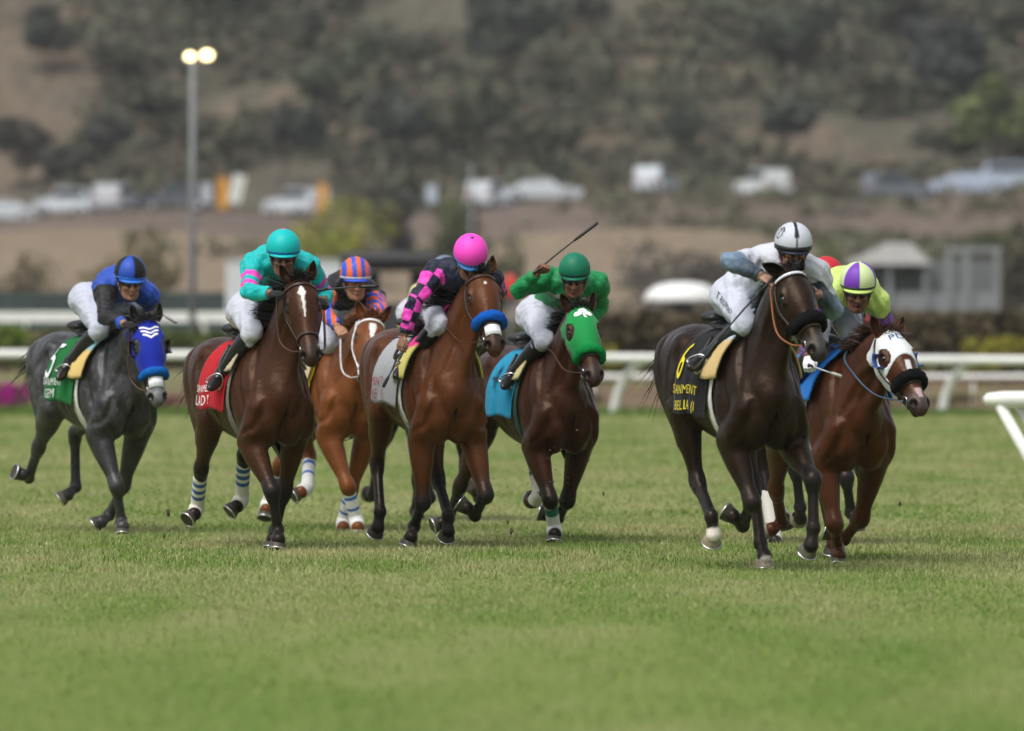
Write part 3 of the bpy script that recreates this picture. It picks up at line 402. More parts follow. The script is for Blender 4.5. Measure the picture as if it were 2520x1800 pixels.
hedge('hedge', 'long brown green hedge behind the rail on the right', 1.5, 14.5, 191, 2.02, .9, 16000, (.085, .066, .036), (.14, .125, .03), .35)
hedge('hedge', 'olive and tan shrub border below the far board rail on the left', -15.5, -3.5, 200, 1.50, .8, 12000, (.12, .115, .05), (.10, .13, .035), .4)
hedge('hedge', 'dull olive hedge behind the runners in the middle', -3.4, 1.45, 196, 1.75, .8, 6000, (.085, .080, .045), (.10, .11, .035), .35)
def shrub(label, u, v, y, wpx, hpx, col, n=500, leaf=.09, c2=None, p2=.0, cat_='shrub', group=None):
    p = W(u, v, y); p[2] = float(tz(p[0], y)); w_ = wpx / FPX * y; h_ = hpx / FPX * y; r = empty('shrub', p, 0, label, cat_, group); P_, i = clump_pts(n, (0, 0, h_ * .5), (w_ / 2, w_ / 2.5, h_ / 2), 12); P_[:, 2] = np.abs(P_[:, 2]); c = leafcols(col, i, n)
    if c2 is not None: k = rng.uniform(0, 1, n) < p2; c[k] = np.array(c2) * rng.uniform(.8, 1.2, (k.sum(), 1))
    obj('foliage', leaf_mesh('foliage', P_, leaf, c), M_LEAF, r); mb = MB()
    for q in range(5): a_ = rng.uniform(0, 6.28); mb.tube(cat([(0, 0, -.05), (.1 * w_ * math.cos(a_), 0, h_ * .3), (w_ * .3 * math.cos(a_), w_ * .2 * math.sin(a_), h_ * .75)], 3), np.linspace(.02, .006, 7) * max(1, h_), n=5)
    obj('stems', mb.mesh('stems'), M_BARK, r); return r
shrub('magenta flowering bush at the left edge behind the rail', 40, 1035, 155.5, 210, 85, (.085, .075, .045), 1100, .05, (.42, .01, .26), .6)
shrub('second magenta flowering bush between the grey horse and the left edge', 130, 1035, 156, 110, 60, (.085, .075, .045), 500, .05, (.30, .01, .18), .30)
shrub('dull red low plants under the rail behind the grey horse', 385, 1035, 156.5, 150, 55, (.11, .05, .035), 600, .045, (.22, .03, .04), .2)
shrub('yellow green bush in the hedge right of the green jockey', 1470, 850, 187, 130, 110, (.20, .20, .03), 500, .10)
shrub('bright yellow green bush in the hedge at the far right edge', 2470, 850, 187, 230, 120, (.23, .22, .03), 900, .10)
shrub('bright green bush at the left edge beside the board rail', 15, 880, 196, 130, 130, (.14, .19, .03), 600, .10)
for (u, w_) in ((210, 160), (300, 130), (560, 150), (1440, 150), (1750, 180), (2150, 200), (2330, 170)):
    shrub('low tan and olive plants along the foot of the white rail', u, 1025, 158 + (u % 7), w_, 42, (.125, .105, .055), 380, .045, group='low plants along the rail')
# tufts of longer grass where the mower cannot reach under the rail
n = 9000; X = rng.uniform(-14, 14, n); Y = rng.uniform(150.2, 152.6, n); P_ = np.column_stack([X, Y, np.zeros(n)]); hh = rng.uniform(.05, .20, n) * (.5 + fbm(X, Y, 1.7, 2)); V = np.stack([P_ - (.022, 0, 0), P_ + (.022, 0, 0), P_ + np.column_stack([rng.normal(size=n) * .05, rng.normal(size=n) * .05, hh])], 1).reshape(-1, 3)
obj('rail_grass', npmesh('rail_grass', V, np.arange(3 * n).reshape(-1, 3), np.repeat(np.array([(.085, .15, .025)]) * rng.uniform(.7, 1.3, (n, 1)), 3, axis=0), False), M_LEAF, kind='stuff', label='rough green grass growing along the foot of the rail', category='grass')

# ---- turf blades: short mown grass, denser near the runners
def blades():
    out = []; cols = []
    for (y0, y1, dens, wd, h0, h1) in ((31, 45, 420, .0035, .018, .034), (45, 54, 700, .0035, .016, .034), (54, 67, 720, .0042, .020, .044), (67, 70, 500, .0045, .016, .034), (70, 100, 200, .008, .018, .035), (100, 150, 70, .016, .02, .04)):
        n = int(dens * (y1 - y0) * (.125 * (y0 + y1) / 2 + 1.6)); Y = rng.uniform(y0, y1, n); X = rng.uniform(-1, 1, n) * (.0625 * Y + .8); pat = fbm(X * 2.2, Y * .55, 1.4, 21); pat2 = fbm(X, Y * .35, .45, 31)
        k = rng.uniform(0, 1, n) < .35 + .9 * pat2; X, Y, pat = X[k], Y[k], pat[k]; n = len(X)
        h = rng.uniform(h0, h1, n) * (.7 + .6 * rng.uniform(0, 1, n) ** 3); a = rng.uniform(0, 6.28, n); ln = h * rng.uniform(.1, .9, n); an = rng.uniform(0, 6.28, n)
        P_ = np.column_stack([X, Y, np.zeros(n)]); d = np.column_stack([np.cos(a), np.sin(a) * .4, np.zeros(n)]) * wd; tip = P_ + np.column_stack([np.cos(an) * ln, np.sin(an) * ln, h])
        out.append(np.stack([P_ - d, P_ + d, tip], 1)); t = np.clip((pat - .35) * 2.6 + .18 * ss(Y, 42, 56), 0, 1)[:, None]; c = np.array([.122, .205, .036]) * (1 - t) + np.array([.272, .278, .122]) * t
        dry = rng.uniform(0, 1, n) < .11; c[dry] = (.36, .33, .17); near = ss(-Y, -50, -38)[:, None]; c = c * (1 - near * .35) + np.array([.120, .205, .034]) * near * .35; c *= rng.uniform(.86, 1.14, (n, 1)); cols.append(np.repeat(c, 3, axis=0))
    V = np.vstack([o.reshape(-1, 3) for o in out]); return npmesh('turf_grass', V, np.arange(len(V)).reshape(-1, 3), np.vstack(cols), False)
obj('turf_grass', blades(), mk('grass blade', attr=True, rough=.7, spec=.2), kind='stuff', label='short mown green and straw coloured turf grass', category='grass')

# ---- lamp mast
M_GALV = mk('dull steel', (.19, .20, .21), rough=.6); p = W(474, 0, 205)
r = empty('light_mast', (p[0], 205, float(tz(p[0], 205))), 0, 'tall grey light mast with two lit floodlights', 'floodlight mast')
zt = CAMH + (YH - 150) / FPX * 205 - float(tz(p[0], 205)); mb = MB(); mb.tube([(0, 0, -.2), (0, 0, zt * .5), (0, 0, zt)], [.088, .078, .066], n=14); obj('pole', mb.mesh('pole'), M_GALV, r)
mb = MB(); mb.tube([(-.26, 0, zt), (.40, 0, zt)], .03, n=8); obj('crossarm', mb.mesh('crossarm'), M_GALV, r)
M_LAMP = mk('lit lamp', (.9, .8, .5), emit=(1, .78, .36, 4)); M_HOUS = mk('lamp housing', (.2, .2, .2), rough=.5)
for x, zz, sz in ((-.06, zt + .10, .12), (.34, zt + .13, .145)):
    mb = MB(); mb.sphere((x, .10, zz), (sz * 1.08, .12, sz * .84)); ho = obj('lamp_head', mb.mesh('lamp_head'), M_HOUS, r); mb = MB(); mb.sphere((x, -.015, zz), (sz, .06, sz * .76)); obj('lens', mb.mesh('lens'), M_LAMP, ho)
def pole(label, u, v0, y, h, rad, name='post', cat_='post', mat=None):
    p = W(u, v0, y); z0 = float(tz(p[0], y)); r = empty(name, (p[0], y, z0), 0, label, cat_); mb = MB(); mb.tube([(0, 0, -.2), (0, 0, h)], rad, n=10); obj('pole', mb.mesh('pole'), mat or M_GALV, r); return r
pole('thin grey utility pole rising behind the pink helmet', 1160, 0, 330, 6.6, .055, 'utility_pole', 'pole')

# ---- signs along the hill road
def sign(label, u, vt, vb, wpx, y, col, rot=0, tilt=0):
    pt, pb = W(u, vt, y), W(u, vb, y); z0 = float(tz(pt[0], y)); r = empty('road_sign', (pt[0], y, z0), rot, label, 'sign'); h = pt[2] - z0; w_ = wpx / FPX * y; hh = pt[2] - pb[2]
    mb = MB(); M_ = (np.array(Matrix.Rotation(tilt, 3, 'Y')), np.array([0, 0, h - hh / 2])); mb.box((-w_ / 2, -.03, -hh / 2), (w_ / 2, .0, hh / 2), M=M_); obj('panel', mb.mesh('panel', False), mk('sign ' + str(col), col, rough=.6, var=.08), r)
    mb = MB(); mb.tube([(0, .05, -.2), (0, .05, h - hh * .2)], .05, n=8); obj('pole', mb.mesh('pole'), M_GALV, r)
sign('small pale grey road sign left of the two taller signs', 508, 450, 500, 26, 504, (.42, .43, .46)); sign('narrow orange road works sign left of the white sign', 549, 438, 515, 26, 504, (.60, .28, .03)); sign('tilted white road sign right of the orange sign', 583, 430, 500, 30, 503.5, (.62, .66, .60), tilt=.22)
sign('tall narrow orange road works sign beside the turned white car', 793, 452, 530, 24, 504, (.60, .28, .03)); sign('small pale blue road sign above the middle of the field', 1062, 455, 500, 26, 503, (.40, .46, .52))

# ---- cars on the hill road
M_GLASS = mk('car glass', (.03, .035, .04), rough=.1, spec=.6); M_TYRE = mk('tyre', (.02, .02, .02), rough=.9); M_RIM = mk('rim', (.4, .4, .42), rough=.3, metal=.8)
M_TAIL = mk('tail lamp', (.35, .02, .02), rough=.3); M_HEADL = mk('head lamp', (.7, .7, .68), rough=.15)
def car(label, u, vb, y, length, kind, col, rz=0, cat_='car', z=None):
    p = W(u, vb, y); z0 = float(tz(p[0], y)) + .04 if z is None else z; r = empty('car' if kind != 'van' else 'van', (p[0], y, z0), rz, label, cat_, 'vehicles on the hill road' if z is None else None)
    s = length / 4.6; hh = {'sedan': 1.42, 'suv': 1.75, 'van': 2.15}[kind]; wd = .92
    prof = {'sedan': [(-2.3, .55), (-2.25, .88), (-1.55, .98), (-.95, 1.38), (.35, 1.42), (1.05, .98), (2.05, .84), (2.3, .60), (2.28, .32), (-2.28, .32)],
            'suv': [(-2.3, .6), (-2.25, 1.1), (-2.05, 1.68), (.2, 1.75), (.95, 1.15), (2.1, 1.02), (2.3, .7), (2.28, .38), (-2.28, .38)], 'van': [(-2.3, .6), (-2.28, 2.05), (-1.9, 2.15), (.7, 2.15), (1.5, 1.35), (2.15, 1.1), (2.3, .7), (2.28, .4), (-2.28, .4)]}[kind]
    mb = MB(); n = len(prof); rings = []
    for yy, kx, kz in ((-wd, .985, .985), (-wd * .93, 1, 1), (wd * .93, 1, 1), (wd, .985, .985)): rings.append([(x * s * kx, yy * (1 if zz < 1.05 else .86), .1 + (zz - .1) * kz) for x, zz in prof])
    V = [q for rg in rings for q in rg]; F = [[i * n + j, i * n + (j + 1) % n, (i + 1) * n + (j + 1) % n, (i + 1) * n + j] for i in range(3) for j in range(n)] + [list(range(n)), [3 * n + j for j in range(n)][::-1]]
    mb.add(V, F); body = obj('body', mb.mesh('body', False), mk('paint ' + str(col), col, rough=.25, spec=.5, coat=.4), r)
    wx0, wx1, zb, ztp = {'sedan': (-1.35, .85, 1.0, 1.33), 'suv': (-2.0, .75, 1.16, 1.62), 'van': (.15, 1.15, 1.35, 1.95)}[kind]
    for sd in (-1, 1): mb = MB(); yy = sd * wd * .93; mb.add([(wx0 * s, yy, zb), (wx1 * s, yy, zb), ((wx1 - .55) * s, sd * wd * .885, ztp), ((wx0 + .35) * s, sd * wd * .885, ztp)], [[0, 1, 2, 3] if sd < 0 else [3, 2, 1, 0]]); o = obj('side_window', mb.mesh('side_window', False), M_GLASS, body); sm = o.modifiers.new('t', 'SOLIDIFY'); sm.thickness = .03; sm.offset = 0
    fx = {'sedan': ((1.03, 1.0), (.38, 1.40)), 'suv': ((.94, 1.18), (.25, 1.70)), 'van': ((1.48, 1.40), (.78, 2.08))}[kind]; mb = MB(); mb.add([((fx[0][0] + .02) * s, -.74, fx[0][1]), ((fx[0][0] + .02) * s, .74, fx[0][1]), ((fx[1][0] + .03) * s, .66, fx[1][1]), ((fx[1][0] + .03) * s, -.66, fx[1][1])], [[0, 1, 2, 3]]); o = obj('windscreen', mb.mesh('windscreen', False), M_GLASS, body); o.modifiers.new('t', 'SOLIDIFY').thickness = .02
    for x in (-1.42, 1.42):
        for sd in (-1, 1): mb = MB(); mb.tube([(x * s, sd * .72, .33), (x * s, sd * .93, .33)], .33, n=16); wh = obj('wheel', mb.mesh('wheel'), M_TYRE, r); mb = MB(); mb.tube([(x * s, sd * .90, .33), (x * s, sd * .945, .33)], .19, n=12); obj('rim', mb.mesh('rim'), M_RIM, wh)
    for sd in (-1, 1):
        mb = MB(); mb.box((2.20 * s, sd * .62 - .16, .68), (2.31 * s, sd * .62 + .16, .82)); obj('headlight', mb.mesh('headlight', False), M_HEADL, body); mb = MB(); mb.box((-2.31 * s, sd * .66 - .12, .75), (-2.22 * s, sd * .66 + .12, .95)); obj('tail_light', mb.mesh('tail_light', False), M_TAIL, body)
    return r
WHT, SIL, DRK, BLU = (.50, .53, .55), (.42, .44, .46), (.05, .055, .065), (.28, .33, .40)
car('white car cut off by the left edge of the road', 5, 545, 512, 4.3, 'sedan', WHT, math.pi); car('white car with sloping bonnet near the left end of the road', 150, 558, 511, 3.4, 'suv', WHT, math.pi)
car('low grey blue car between the two pale vehicles on the left', 222, 553, 515, 4.2, 'sedan', BLU, 0); car('pale grey boxy car below the tan slope on the left', 285, 556, 511, 3.0, 'suv', SIL, R(70))
car('dark car with pale roof beside the light mast', 432, 552, 512, 4.4, 'suv', DRK, math.pi); car('bright white car turned towards us beside the orange sign', 732, 550, 511, 4.3, 'suv', WHT, math.pi - R(48))
car('white boxy car just left of the white sedan in the middle', 1205, 530, 513, 2.9, 'suv', WHT, R(60)); car('white sedan seen from the side in the middle of the road', 1335, 533, 510, 4.8, 'sedan', WHT, 0)
car('pale blue grey car right of the green jockey whip', 1612, 500, 513, 4.2, 'suv', (.50, .54, .58), R(76)); car('single bright white car above the leading jockey', 1878, 494, 512, 4.2, 'suv', (.55, .58, .57), math.pi - R(66))
car('dark car with pale windows right of the single white car', 2203, 470, 513, 3.8, 'suv', (.14, .16, .19), .4); car('long pale blue sedan near the right end of the road', 2385, 478, 511, 4.8, 'sedan', (.36, .42, .52), 0); car('pale blue car cut off by the right edge', 2505, 468, 514, 4.4, 'suv', (.36, .42, .50), 0)

# ---- things standing between the rails and the bank
M_WHITE = mk('white panel', (.56, .58, .60), rough=.5, var=.06, vscale=2); M_DARK = mk('dark metal', (.018, .019, .021), rough=.5)
p0, p1 = W(556, 735, 228), W(915, 645, 228); zg = float(tz(p0[0], 228)); r = empty('equipment_trailer', ((p0[0] + p1[0]) / 2, 228, zg), 0, 'white equipment trailer behind the turquoise and striped helmets', 'trailer'); hw = (p1[0] - p0[0]) / 2
mb = MB(); mb.box((-hw, 0, .55), (hw, 1.6, p1[2] - zg)); obj('body', mb.mesh('body', False), M_WHITE, r)
mb = MB(); mb.box((-hw - .03, -.03, p1[2] - zg + .003), (hw + .03, 1.63, p1[2] - zg + .07)); obj('roof', mb.mesh('roof', False), mk('pale roof', (.45, .46, .48), rough=.6), r)
mb = MB(); mb.box((-.4, -.02, .7), (.4, .0, p1[2] - zg - .15)); obj('door', mb.mesh('door', False), mk('grey panel', (.42, .44, .46), rough=.5), r)
for sx in (-1, 1): mb = MB(); mb.tube([(sx * hw * .5, -.08, .33), (sx * hw * .5, .16, .33)], .33, n=16); obj('wheel', mb.mesh('wheel'), M_TYRE, r)
# dark utility cart with a canopy
q = W(968, 612, 186); zg = float(tz(q[0], 186)); r = empty('utility_cart', (q[0], 186, zg), 0, 'dark utility cart with a flat black canopy behind the pink jockey', 'cart'); ht = q[2] - zg
G = np.array([[[x, y_, ht - .05 - .03 * (x / 1.1) ** 2 - .02 * (y_ / .9) ** 2] for x in np.linspace(-1.12, 1.12, 9)] for y_ in np.linspace(-.9, .9, 5)]); o = obj('canopy', MB().grid(G).mesh('canopy'), M_DARK, r); sm = o.modifiers.new('t', 'SOLIDIFY'); sm.thickness = .40; sm.offset = -1
for sx in (-1, 1):
    for sy in (-1, 1): mb = MB(); mb.tube([(sx * 1.0, sy * .8, .6), (sx * 1.02, sy * .8, ht - .15)], .035, n=8); obj('canopy_post', mb.mesh('canopy_post'), M_DARK, r)
mb = MB(); mb.box((-1.15, -.75, .38), (1.15, .75, .95), taper=(.95, .95)); mb.box((-.2, -.7, .95), (.25, .7, 1.75), taper=(.8, 1)); mb.box((-1.05, .62, .95), (-.30, .72, ht - .5)); mb.box((.35, .62, .95), (1.05, .72, ht - .5)); obj('body', mb.mesh('body', False), mk('grey body', (.035, .037, .042), rough=.6), r)
for sx in (-1, 1):
    for sy in (-1, 1): mb = MB(); mb.tube([(sx * .75, sy * .6, .3), (sx * .75, sy * .8, .3)], .3, n=14); obj('wheel', mb.mesh('wheel'), M_TYRE, r)
# domed white cart canopy behind the hedge
q = W(1680, 697, 205); zg = float(tz(q[0], 205)); r = empty('covered_cart', (q[0], 205, zg), 0, 'cart under a domed white canopy behind the hedge left of the leader', 'cart'); ht = q[2] - zg
G = np.array([[[.90 * math.cos(b) * k_, .8 * math.sin(b) * k_, ht - .45 * (1 - math.sqrt(max(0, 1 - k_ ** 2.6)))] for b in np.linspace(0, 2 * math.pi, 33)[:-1]] for k_ in (.02, .3, .55, .75, .9, .98, 1.0)]); o = obj('canopy', MB().grid(G, closed=True).mesh('canopy'), mk('white canvas', (.70, .71, .70), rough=.6), r); sm = o.modifiers.new('t', 'SOLIDIFY'); sm.thickness = .03
for sx in (-1, 1):
    for sy in (-1, 1): mb = MB(); mb.tube([(sx * .72, sy * .55, .5), (sx * .74, sy * .56, ht - .38)], .025, n=8); obj('canopy_post', mb.mesh('canopy_post'), M_DARK, r)
mb = MB(); mb.box((-.95, -.6, .35), (.95, .6, .95), taper=(.94, .94)); mb.box((-.25, -.55, .953), (.2, .55, 1.6), taper=(.8, 1)); obj('body', mb.mesh('body', False), M_DARK, r)
for sx in (-1, 1):
    for sy in (-1, 1): mb = MB(); mb.tube([(sx * .62, sy * .45, .27), (sx * .62, sy * .64, .27)], .27, n=14); obj('wheel', mb.mesh('wheel'), M_TYRE, r)
M_PAV = mk('weathered white', (.21, .22, .235), rough=.7, var=.08, vscale=2)
# white pavilion with a pitched roof on the right
q = W(2150, 640, 300); zg = float(tz(q[0], 300)); r = empty('pavilion', (W(2255, 0, 300)[0], 300, zg), 0, 'small white pavilion with pitched roof and open sides on the right', 'pavilion'); sc = 300 / FPX
mb = MB(); e0 = CAMH + (YH - 652) * sc - zg; e1 = CAMH + (YH - 598) * sc - zg; x0, x1 = (2075 - 2255) * sc, (2290 - 2255) * sc; xr = (2235 - 2255) * sc
mb.add([(x0, -1.2, e0), (x1, -1.2, e0), (x1, 1.8, e0), (x0, 1.8, e0), (xr - .7, .3, e1), (xr + .1, .3, e1)], [[0, 1, 5, 4], [2, 3, 4, 5], [1, 2, 5], [3, 0, 4], [0, 3, 2, 1]]); obj('roof', mb.mesh('roof', False), mk('pale shingle', (.27, .265, .25), rough=.8, var=.15), r)
for u in (2110, 2185, 2275): mb = MB(); mb.box(((u - 2255) * sc - .08, -1.0, -.1), ((u - 2255) * sc + .08, -.84, e0)); obj('post', mb.mesh('post', False), M_PAV, r)
for u in (2330, 2375, 2450): mb = MB(); mb.box(((u - 2255) * sc - .10, -1.0, -.1), ((u - 2255) * sc + .10, -.80, CAMH + (YH - 622) * sc - zg)); obj('post', mb.mesh('post', False), M_PAV, r)
mb = MB(); mb.box((1.05, -1.0, CAMH + (YH - 622) * sc - zg + .003), (2.85, -.80, CAMH + (YH - 612) * sc - zg + .05)); obj('beam', mb.mesh('beam', False), M_PAV, r)
mb = MB(); mb.box((-1.9, -.79, .2), (2.7, -.72, CAMH + (YH - 720) * sc - zg)); obj('rail_panel', mb.mesh('rail_panel', False), M_PAV, r)
mb = MB(); mb.box((-1.6, .9, .1), (2.7, 1.0, CAMH + (YH - 640) * sc - zg)); obj('back_wall', mb.mesh('back_wall', False), mk('shaded boards', (.14, .145, .15), rough=.8), r)
# red marker
q = W(1256, 705, 186); zg = float(tz(q[0], 186)); r = empty('marker_post', (q[0], 186, zg), 0, 'red oval marker on a post right of the blue nose roll', 'marker'); mb = MB(); mb.sphere((0, 0, q[2] - zg), (.17, .05, .26)); obj('marker_board', mb.mesh('marker_board'), mk('red marker', (.55, .06, .04), rough=.5), r); mb = MB(); mb.tube([(0, .06, -.1), (0, .06, q[2] - zg)], .03, n=8); obj('post', mb.mesh('post'), M_GALV, r)

# ---- bushes on the bank
def bush(label, u, vb, y, wpx, hpx, col, n=700, leaf=.22, trunk=False):
    x = (u - 1260) / FPX * y; z0 = float(tz(x, y)); zb = min(z0, CAMH - (vb - YH) / FPX * y) ; h_ = CAMH - (vb - hpx - YH) / FPX * y - z0
    tree('bush', label, 'bush', (x, y, z0), max(.6, h_), wpx / FPX * y, col, None, n, 0, True, leaf, 14, (.02, 1.0))
bush('yellow green bush on the bank behind the turquoise helmet', 810, 630, 430, 330, 165, (.25, .26, .045), 900); bush('broad olive bush on the tan bank above the blue helmet', 330, 680, 402, 300, 120, (.15, .13, .06), 900); bush('brown olive bush on the bank at the far left', 60, 690, 400, 230, 80, (.14, .12, .07), 600)
bush('dark grey brown bush on the bank left of the pink helmet', 960, 600, 440, 150, 150, (.055, .052, .050), 800); bush('olive bush on the bank above the pink helmet', 1125, 600, 430, 160, 130, (.095, .105, .05), 800); bush('olive green bush right of the pink helmet', 1225, 690, 400, 150, 110, (.10, .105, .055), 700)
bush('broad grey brown thicket on the bank left of the white helmet', 1690, 700, 396, 400, 170, (.115, .105, .088), 1500); bush('green bush on the bank above the lime helmet', 2040, 660, 380, 170, 70, (.11, .14, .05), 600); bush('large olive green bush above the pavilion', 2380, 640, 372, 420, 150, (.085, .095, .042), 1600); bush('dark brown green bush at the right edge beside the pavilion', 2500, 720, 360, 180, 200, (.07, .065, .04), 800)
# ---- trees on the hillside that stand out
def htree(label, u, v, hpx, wpx, col, lean=0, n=800, crown=(.35, 1), grp=None):
    p = on_hill(u, v); k = p[1] / FPX; tree('hill_tree', label, 'tree', tuple(p), hpx * k, wpx * k, col, grp, n, lean, True, .38, 12, crown)
htree('dark tree standing on the tan cliff at the upper left', 120, 190, 170, 150, (.072, .076, .058)); htree('brown grey tree at the foot of the tan cliff at the left edge', 50, 470, 190, 170, (.080, .074, .058), .05); htree('olive tree on the tan slope left of the light mast', 380, 360, 170, 170, (.084, .088, .058)); htree('small dark tree low on the slope behind the pale boxy car', 160, 480, 120, 130, (.066, .066, .054))
htree('dark leaning tree on the hill above the turned white car', 690, 470, 230, 170, (.066, .070, .058), .18); htree('dark tree on the hill above the mask of the lime jockey with slim trunk', 1925, 440, 210, 190, (.078, .088, .068), .05, crown=(.5, 1)); htree('slim dark tree on the hill above the pale blue grey car', 1690, 450, 200, 120, (.078, .088, .066), -.05, crown=(.45, 1))
htree('dark tree at the foot of the tan cliff on the left', 255, 470, 200, 130, (.070, .070, .060), .08); htree('bright green tree on the hill at the right edge', 2450, 420, 230, 300, (.125, .15, .055), 0, 1300, (.2, 1)); htree('large dark grove tree at the upper right', 2350, 250, 230, 260, (.066, .069, .066), 0, 1300, (.1, 1)); htree('dark green tree on the hill above the green jockey whip', 1000, 440, 240, 180, (.072, .078, .065), -.05, 900, (.3, 1)); htree('dull green tree high on the hill above the leader', 1960, 180, 190, 260, (.085, .098, .070), 0, 1000, (.15, 1)); htree('grey green tree high on the hill in the middle', 1250, 170, 190, 280, (.080, .092, .070), 0, 1000, (.15, 1))
for k in range(34):
    u, v = rng.uniform(200, 2500), rng.uniform(20, 430)
    p = on_hill(u, v)
    if float(bare(np.array([p[0]]), np.array([p[2]]), np.array([.5]))[0]) > .3: continue
    htree('dull dark scrub tree on the brown hillside', u, v, rng.uniform(80, 190), rng.uniform(100, 260), np.array([(.090, .100, .062), (.104, .104, .068), (.086, .090, .064)][k % 3]), rng.uniform(-.1, .1), 420, (.2, 1), 'scrub trees on the hillside')
# ---- chaparral cover of the hill: one mass
n = 9000; X = rng.uniform(-42, 42, n); Y = rng.uniform(532, 640, n); Z = tz(X, Y); nn = fbm(X, Y * .8, 11, 41); bb_ = bare(X, Z, fbm(X, Y, 7, 11)); keep = (nn > .36 + .16 * bb_) & ((bb_ < .35) | (rng.uniform(0, 1, n) < .55)); X, Y, Z, nn = X[keep], Y[keep], Z[keep], nn[keep]; n = len(X); q = 9
sz = rng.uniform(.5, 1.5, n); P_ = np.repeat(np.column_stack([X, Y, Z]), q, axis=0) + rng.normal(size=(n * q, 3)) * np.repeat(sz, q)[:, None] * (.55, .55, .42); P_[:, 2] += np.repeat(sz, q) * .45
base = np.where((rng.uniform(0, 1, n) < .62)[:, None], np.array([[.080, .087, .055]]), np.array([[.112, .096, .066]])) * rng.uniform(.7, 1.35, (n, 1)); c = np.repeat(base, q, axis=0) * rng.uniform(.75, 1.25, (n * q, 1))
obj('hillside_scrub', leaf_mesh('hillside_scrub', P_, .42, c), M_LEAF, kind='stuff', label='dull green and brown scrub covering the hillside', category='scrub')
n = 2600; X = rng.uniform(-20, 30, n); Y = rng.uniform(396, 503, n); Z = tz(X, Y); keep = (fbm(X, Y, 13, 51) + .12 * ss(X, 4, 16) > .58); X, Y, Z = X[keep], Y[keep], Z[keep]; n = len(X); sz = rng.uniform(.3, .8, n); P_ = np.repeat(np.column_stack([X, Y, Z]), 8, axis=0) + rng.normal(size=(n * 8, 3)) * np.repeat(sz, 8)[:, None] * (.5, .5, .35); P_[:, 2] += np.repeat(sz, 8) * .3
obj('bank_scrub', leaf_mesh('bank_scrub', P_, .26, np.repeat(np.array([[.105, .105, .065]]) * rng.uniform(.6, 1.4, (n, 1)), 8, axis=0)), M_LEAF, kind='stuff', label='grey green weeds scattered over the railway bank', category='weeds')

# ---- clods of turf thrown up by the hooves
M_CLOD = mk('soil clod', (.07, .05, .03), rough=.95, var=.4, vscale=60, bump=(90, .8, .01))
for i, (u, v, y, s_) in enumerate(((414, 1262, 60.5, .020), (1258, 1308, 59, .016), (2215, 1240, 56, .012), (1250, 1285, 60, .011), (1485, 1215, 58, .010), (404, 1320, 60.8, .012))):
    P_ = W(u, v, y); mb = MB(); mb.sphere((0, 0, 0), s_, nu=10, nv=7); V = np.array(mb.V) * (1 + .35 * rng.normal(size=(len(mb.V), 1)) * .6) * (.7, .7, 1.2); o = obj('turf_clod', npmesh('turf_clod', V, mb.F), M_CLOD); o.location = P_
    o['label'] = ['largest brown turf clod flying behind the bay with the red cloth', 'dark turf clod in the air left of the green hooded horse hoof', 'tiny clod flying right of the masked horse', 'small clod beside the dark clod near the green hooded horse', 'small clod in the air between the green hooded horse and the leader', 'crumb falling below the largest brown clod'][i]; o['category'] = 'turf clod'

# ---- air: thin even haze over the whole course
bpy.ops.mesh.primitive_cube_add(size=1); hz = bpy.context.object; hz.name = 'haze'; hz.data.name = 'haze'; hz.scale = (420, 960, 140); hz.location = (0, 440, 69)
hm = bpy.data.materials.new('haze'); hm.use_nodes = True; hm.node_tree.nodes.clear(); ho_ = hm.node_tree.nodes.new('ShaderNodeOutputMaterial'); pv = hm.node_tree.nodes.new('ShaderNodeVolumePrincipled')
pv.inputs['Color'].default_value = (.80, .84, .88, 1); pv.inputs['Density'].default_value = .00013; pv.inputs['Anisotropy'].default_value = .0; hm.node_tree.links.new(pv.outputs[0], ho_.inputs['Volume']); hz.data.materials.append(hm); hz['kind'] = 'stuff'; hz['label'] = 'thin grey haze in the distance'; hz['category'] = 'haze'

# straw and grass flecks thrown up around the hooves
n = 150; cen = [W(1385, 1230, 62), W(1560, 1330, 58), W(1270, 1240, 62), W(410, 1290, 60.5), W(1345, 1150, 61.5)]; ci = rng.integers(0, 5, n); P_ = np.array(cen)[ci] + rng.normal(size=(n, 3)) * (.17, .25, .14); P_[:, 2] = np.maximum(P_[:, 2], .03)
obj('grass_flecks', leaf_mesh('grass_flecks', P_, rng.uniform(.004, .012, n), np.where((rng.uniform(0, 1, n) < .5)[:, None], np.array([[.30, .27, .12]]), np.array([[.05, .06, .02]]))), M_LEAF, kind='stuff', label='flecks of grass and soil thrown up by the hooves', category='grass flecks')
# ------------------------------------------------------------------ horses
M_COAT = mk('coat', attr=True, rough=.36, spec=.24, tint=(.95, .72, .55), var=.2, vscale=7, bump=(8, .28, .03), fine=(42, .35, .008), rvar=.07)
M_DAPPLE = mk('dappled coat', attr=True, rough=.38, spec=.4, var=.55, vscale=12, bump=(8, .28, .03), fine=(42, .35, .008))
M_HAIR = mk('horse hair', attr=True, rough=.5, spec=.35)
M_HOOF = mk('hoof horn', attr=True, rough=.5, spec=.35, var=.3, vscale=25)
M_EYE = mk('eye', (.006, .004, .003), rough=.08, spec=.8)
M_LEATHER = mk('leather', attr=True, rough=.42, spec=.45, var=.2, vscale=30)
M_CLOTH = mk('cloth', attr=True, rough=.8, spec=.15, bump=(26, .35, .012, 1.2), sheen=.1, var=.06)
M_KNIT = mk('stretch knit', attr=True, rough=.78, spec=.18, bump=(60, .2, .004), sheen=.2)
M_FLEECE = mk('fleece', attr=True, rough=.95, spec=.05, bump=(160, 1, .012))
M_STEEL = mk('steel', (.62, .62, .64), rough=.25, spec=.5, metal=1)
M_PRINT = mk('print', attr=True, rough=.8, spec=.15)

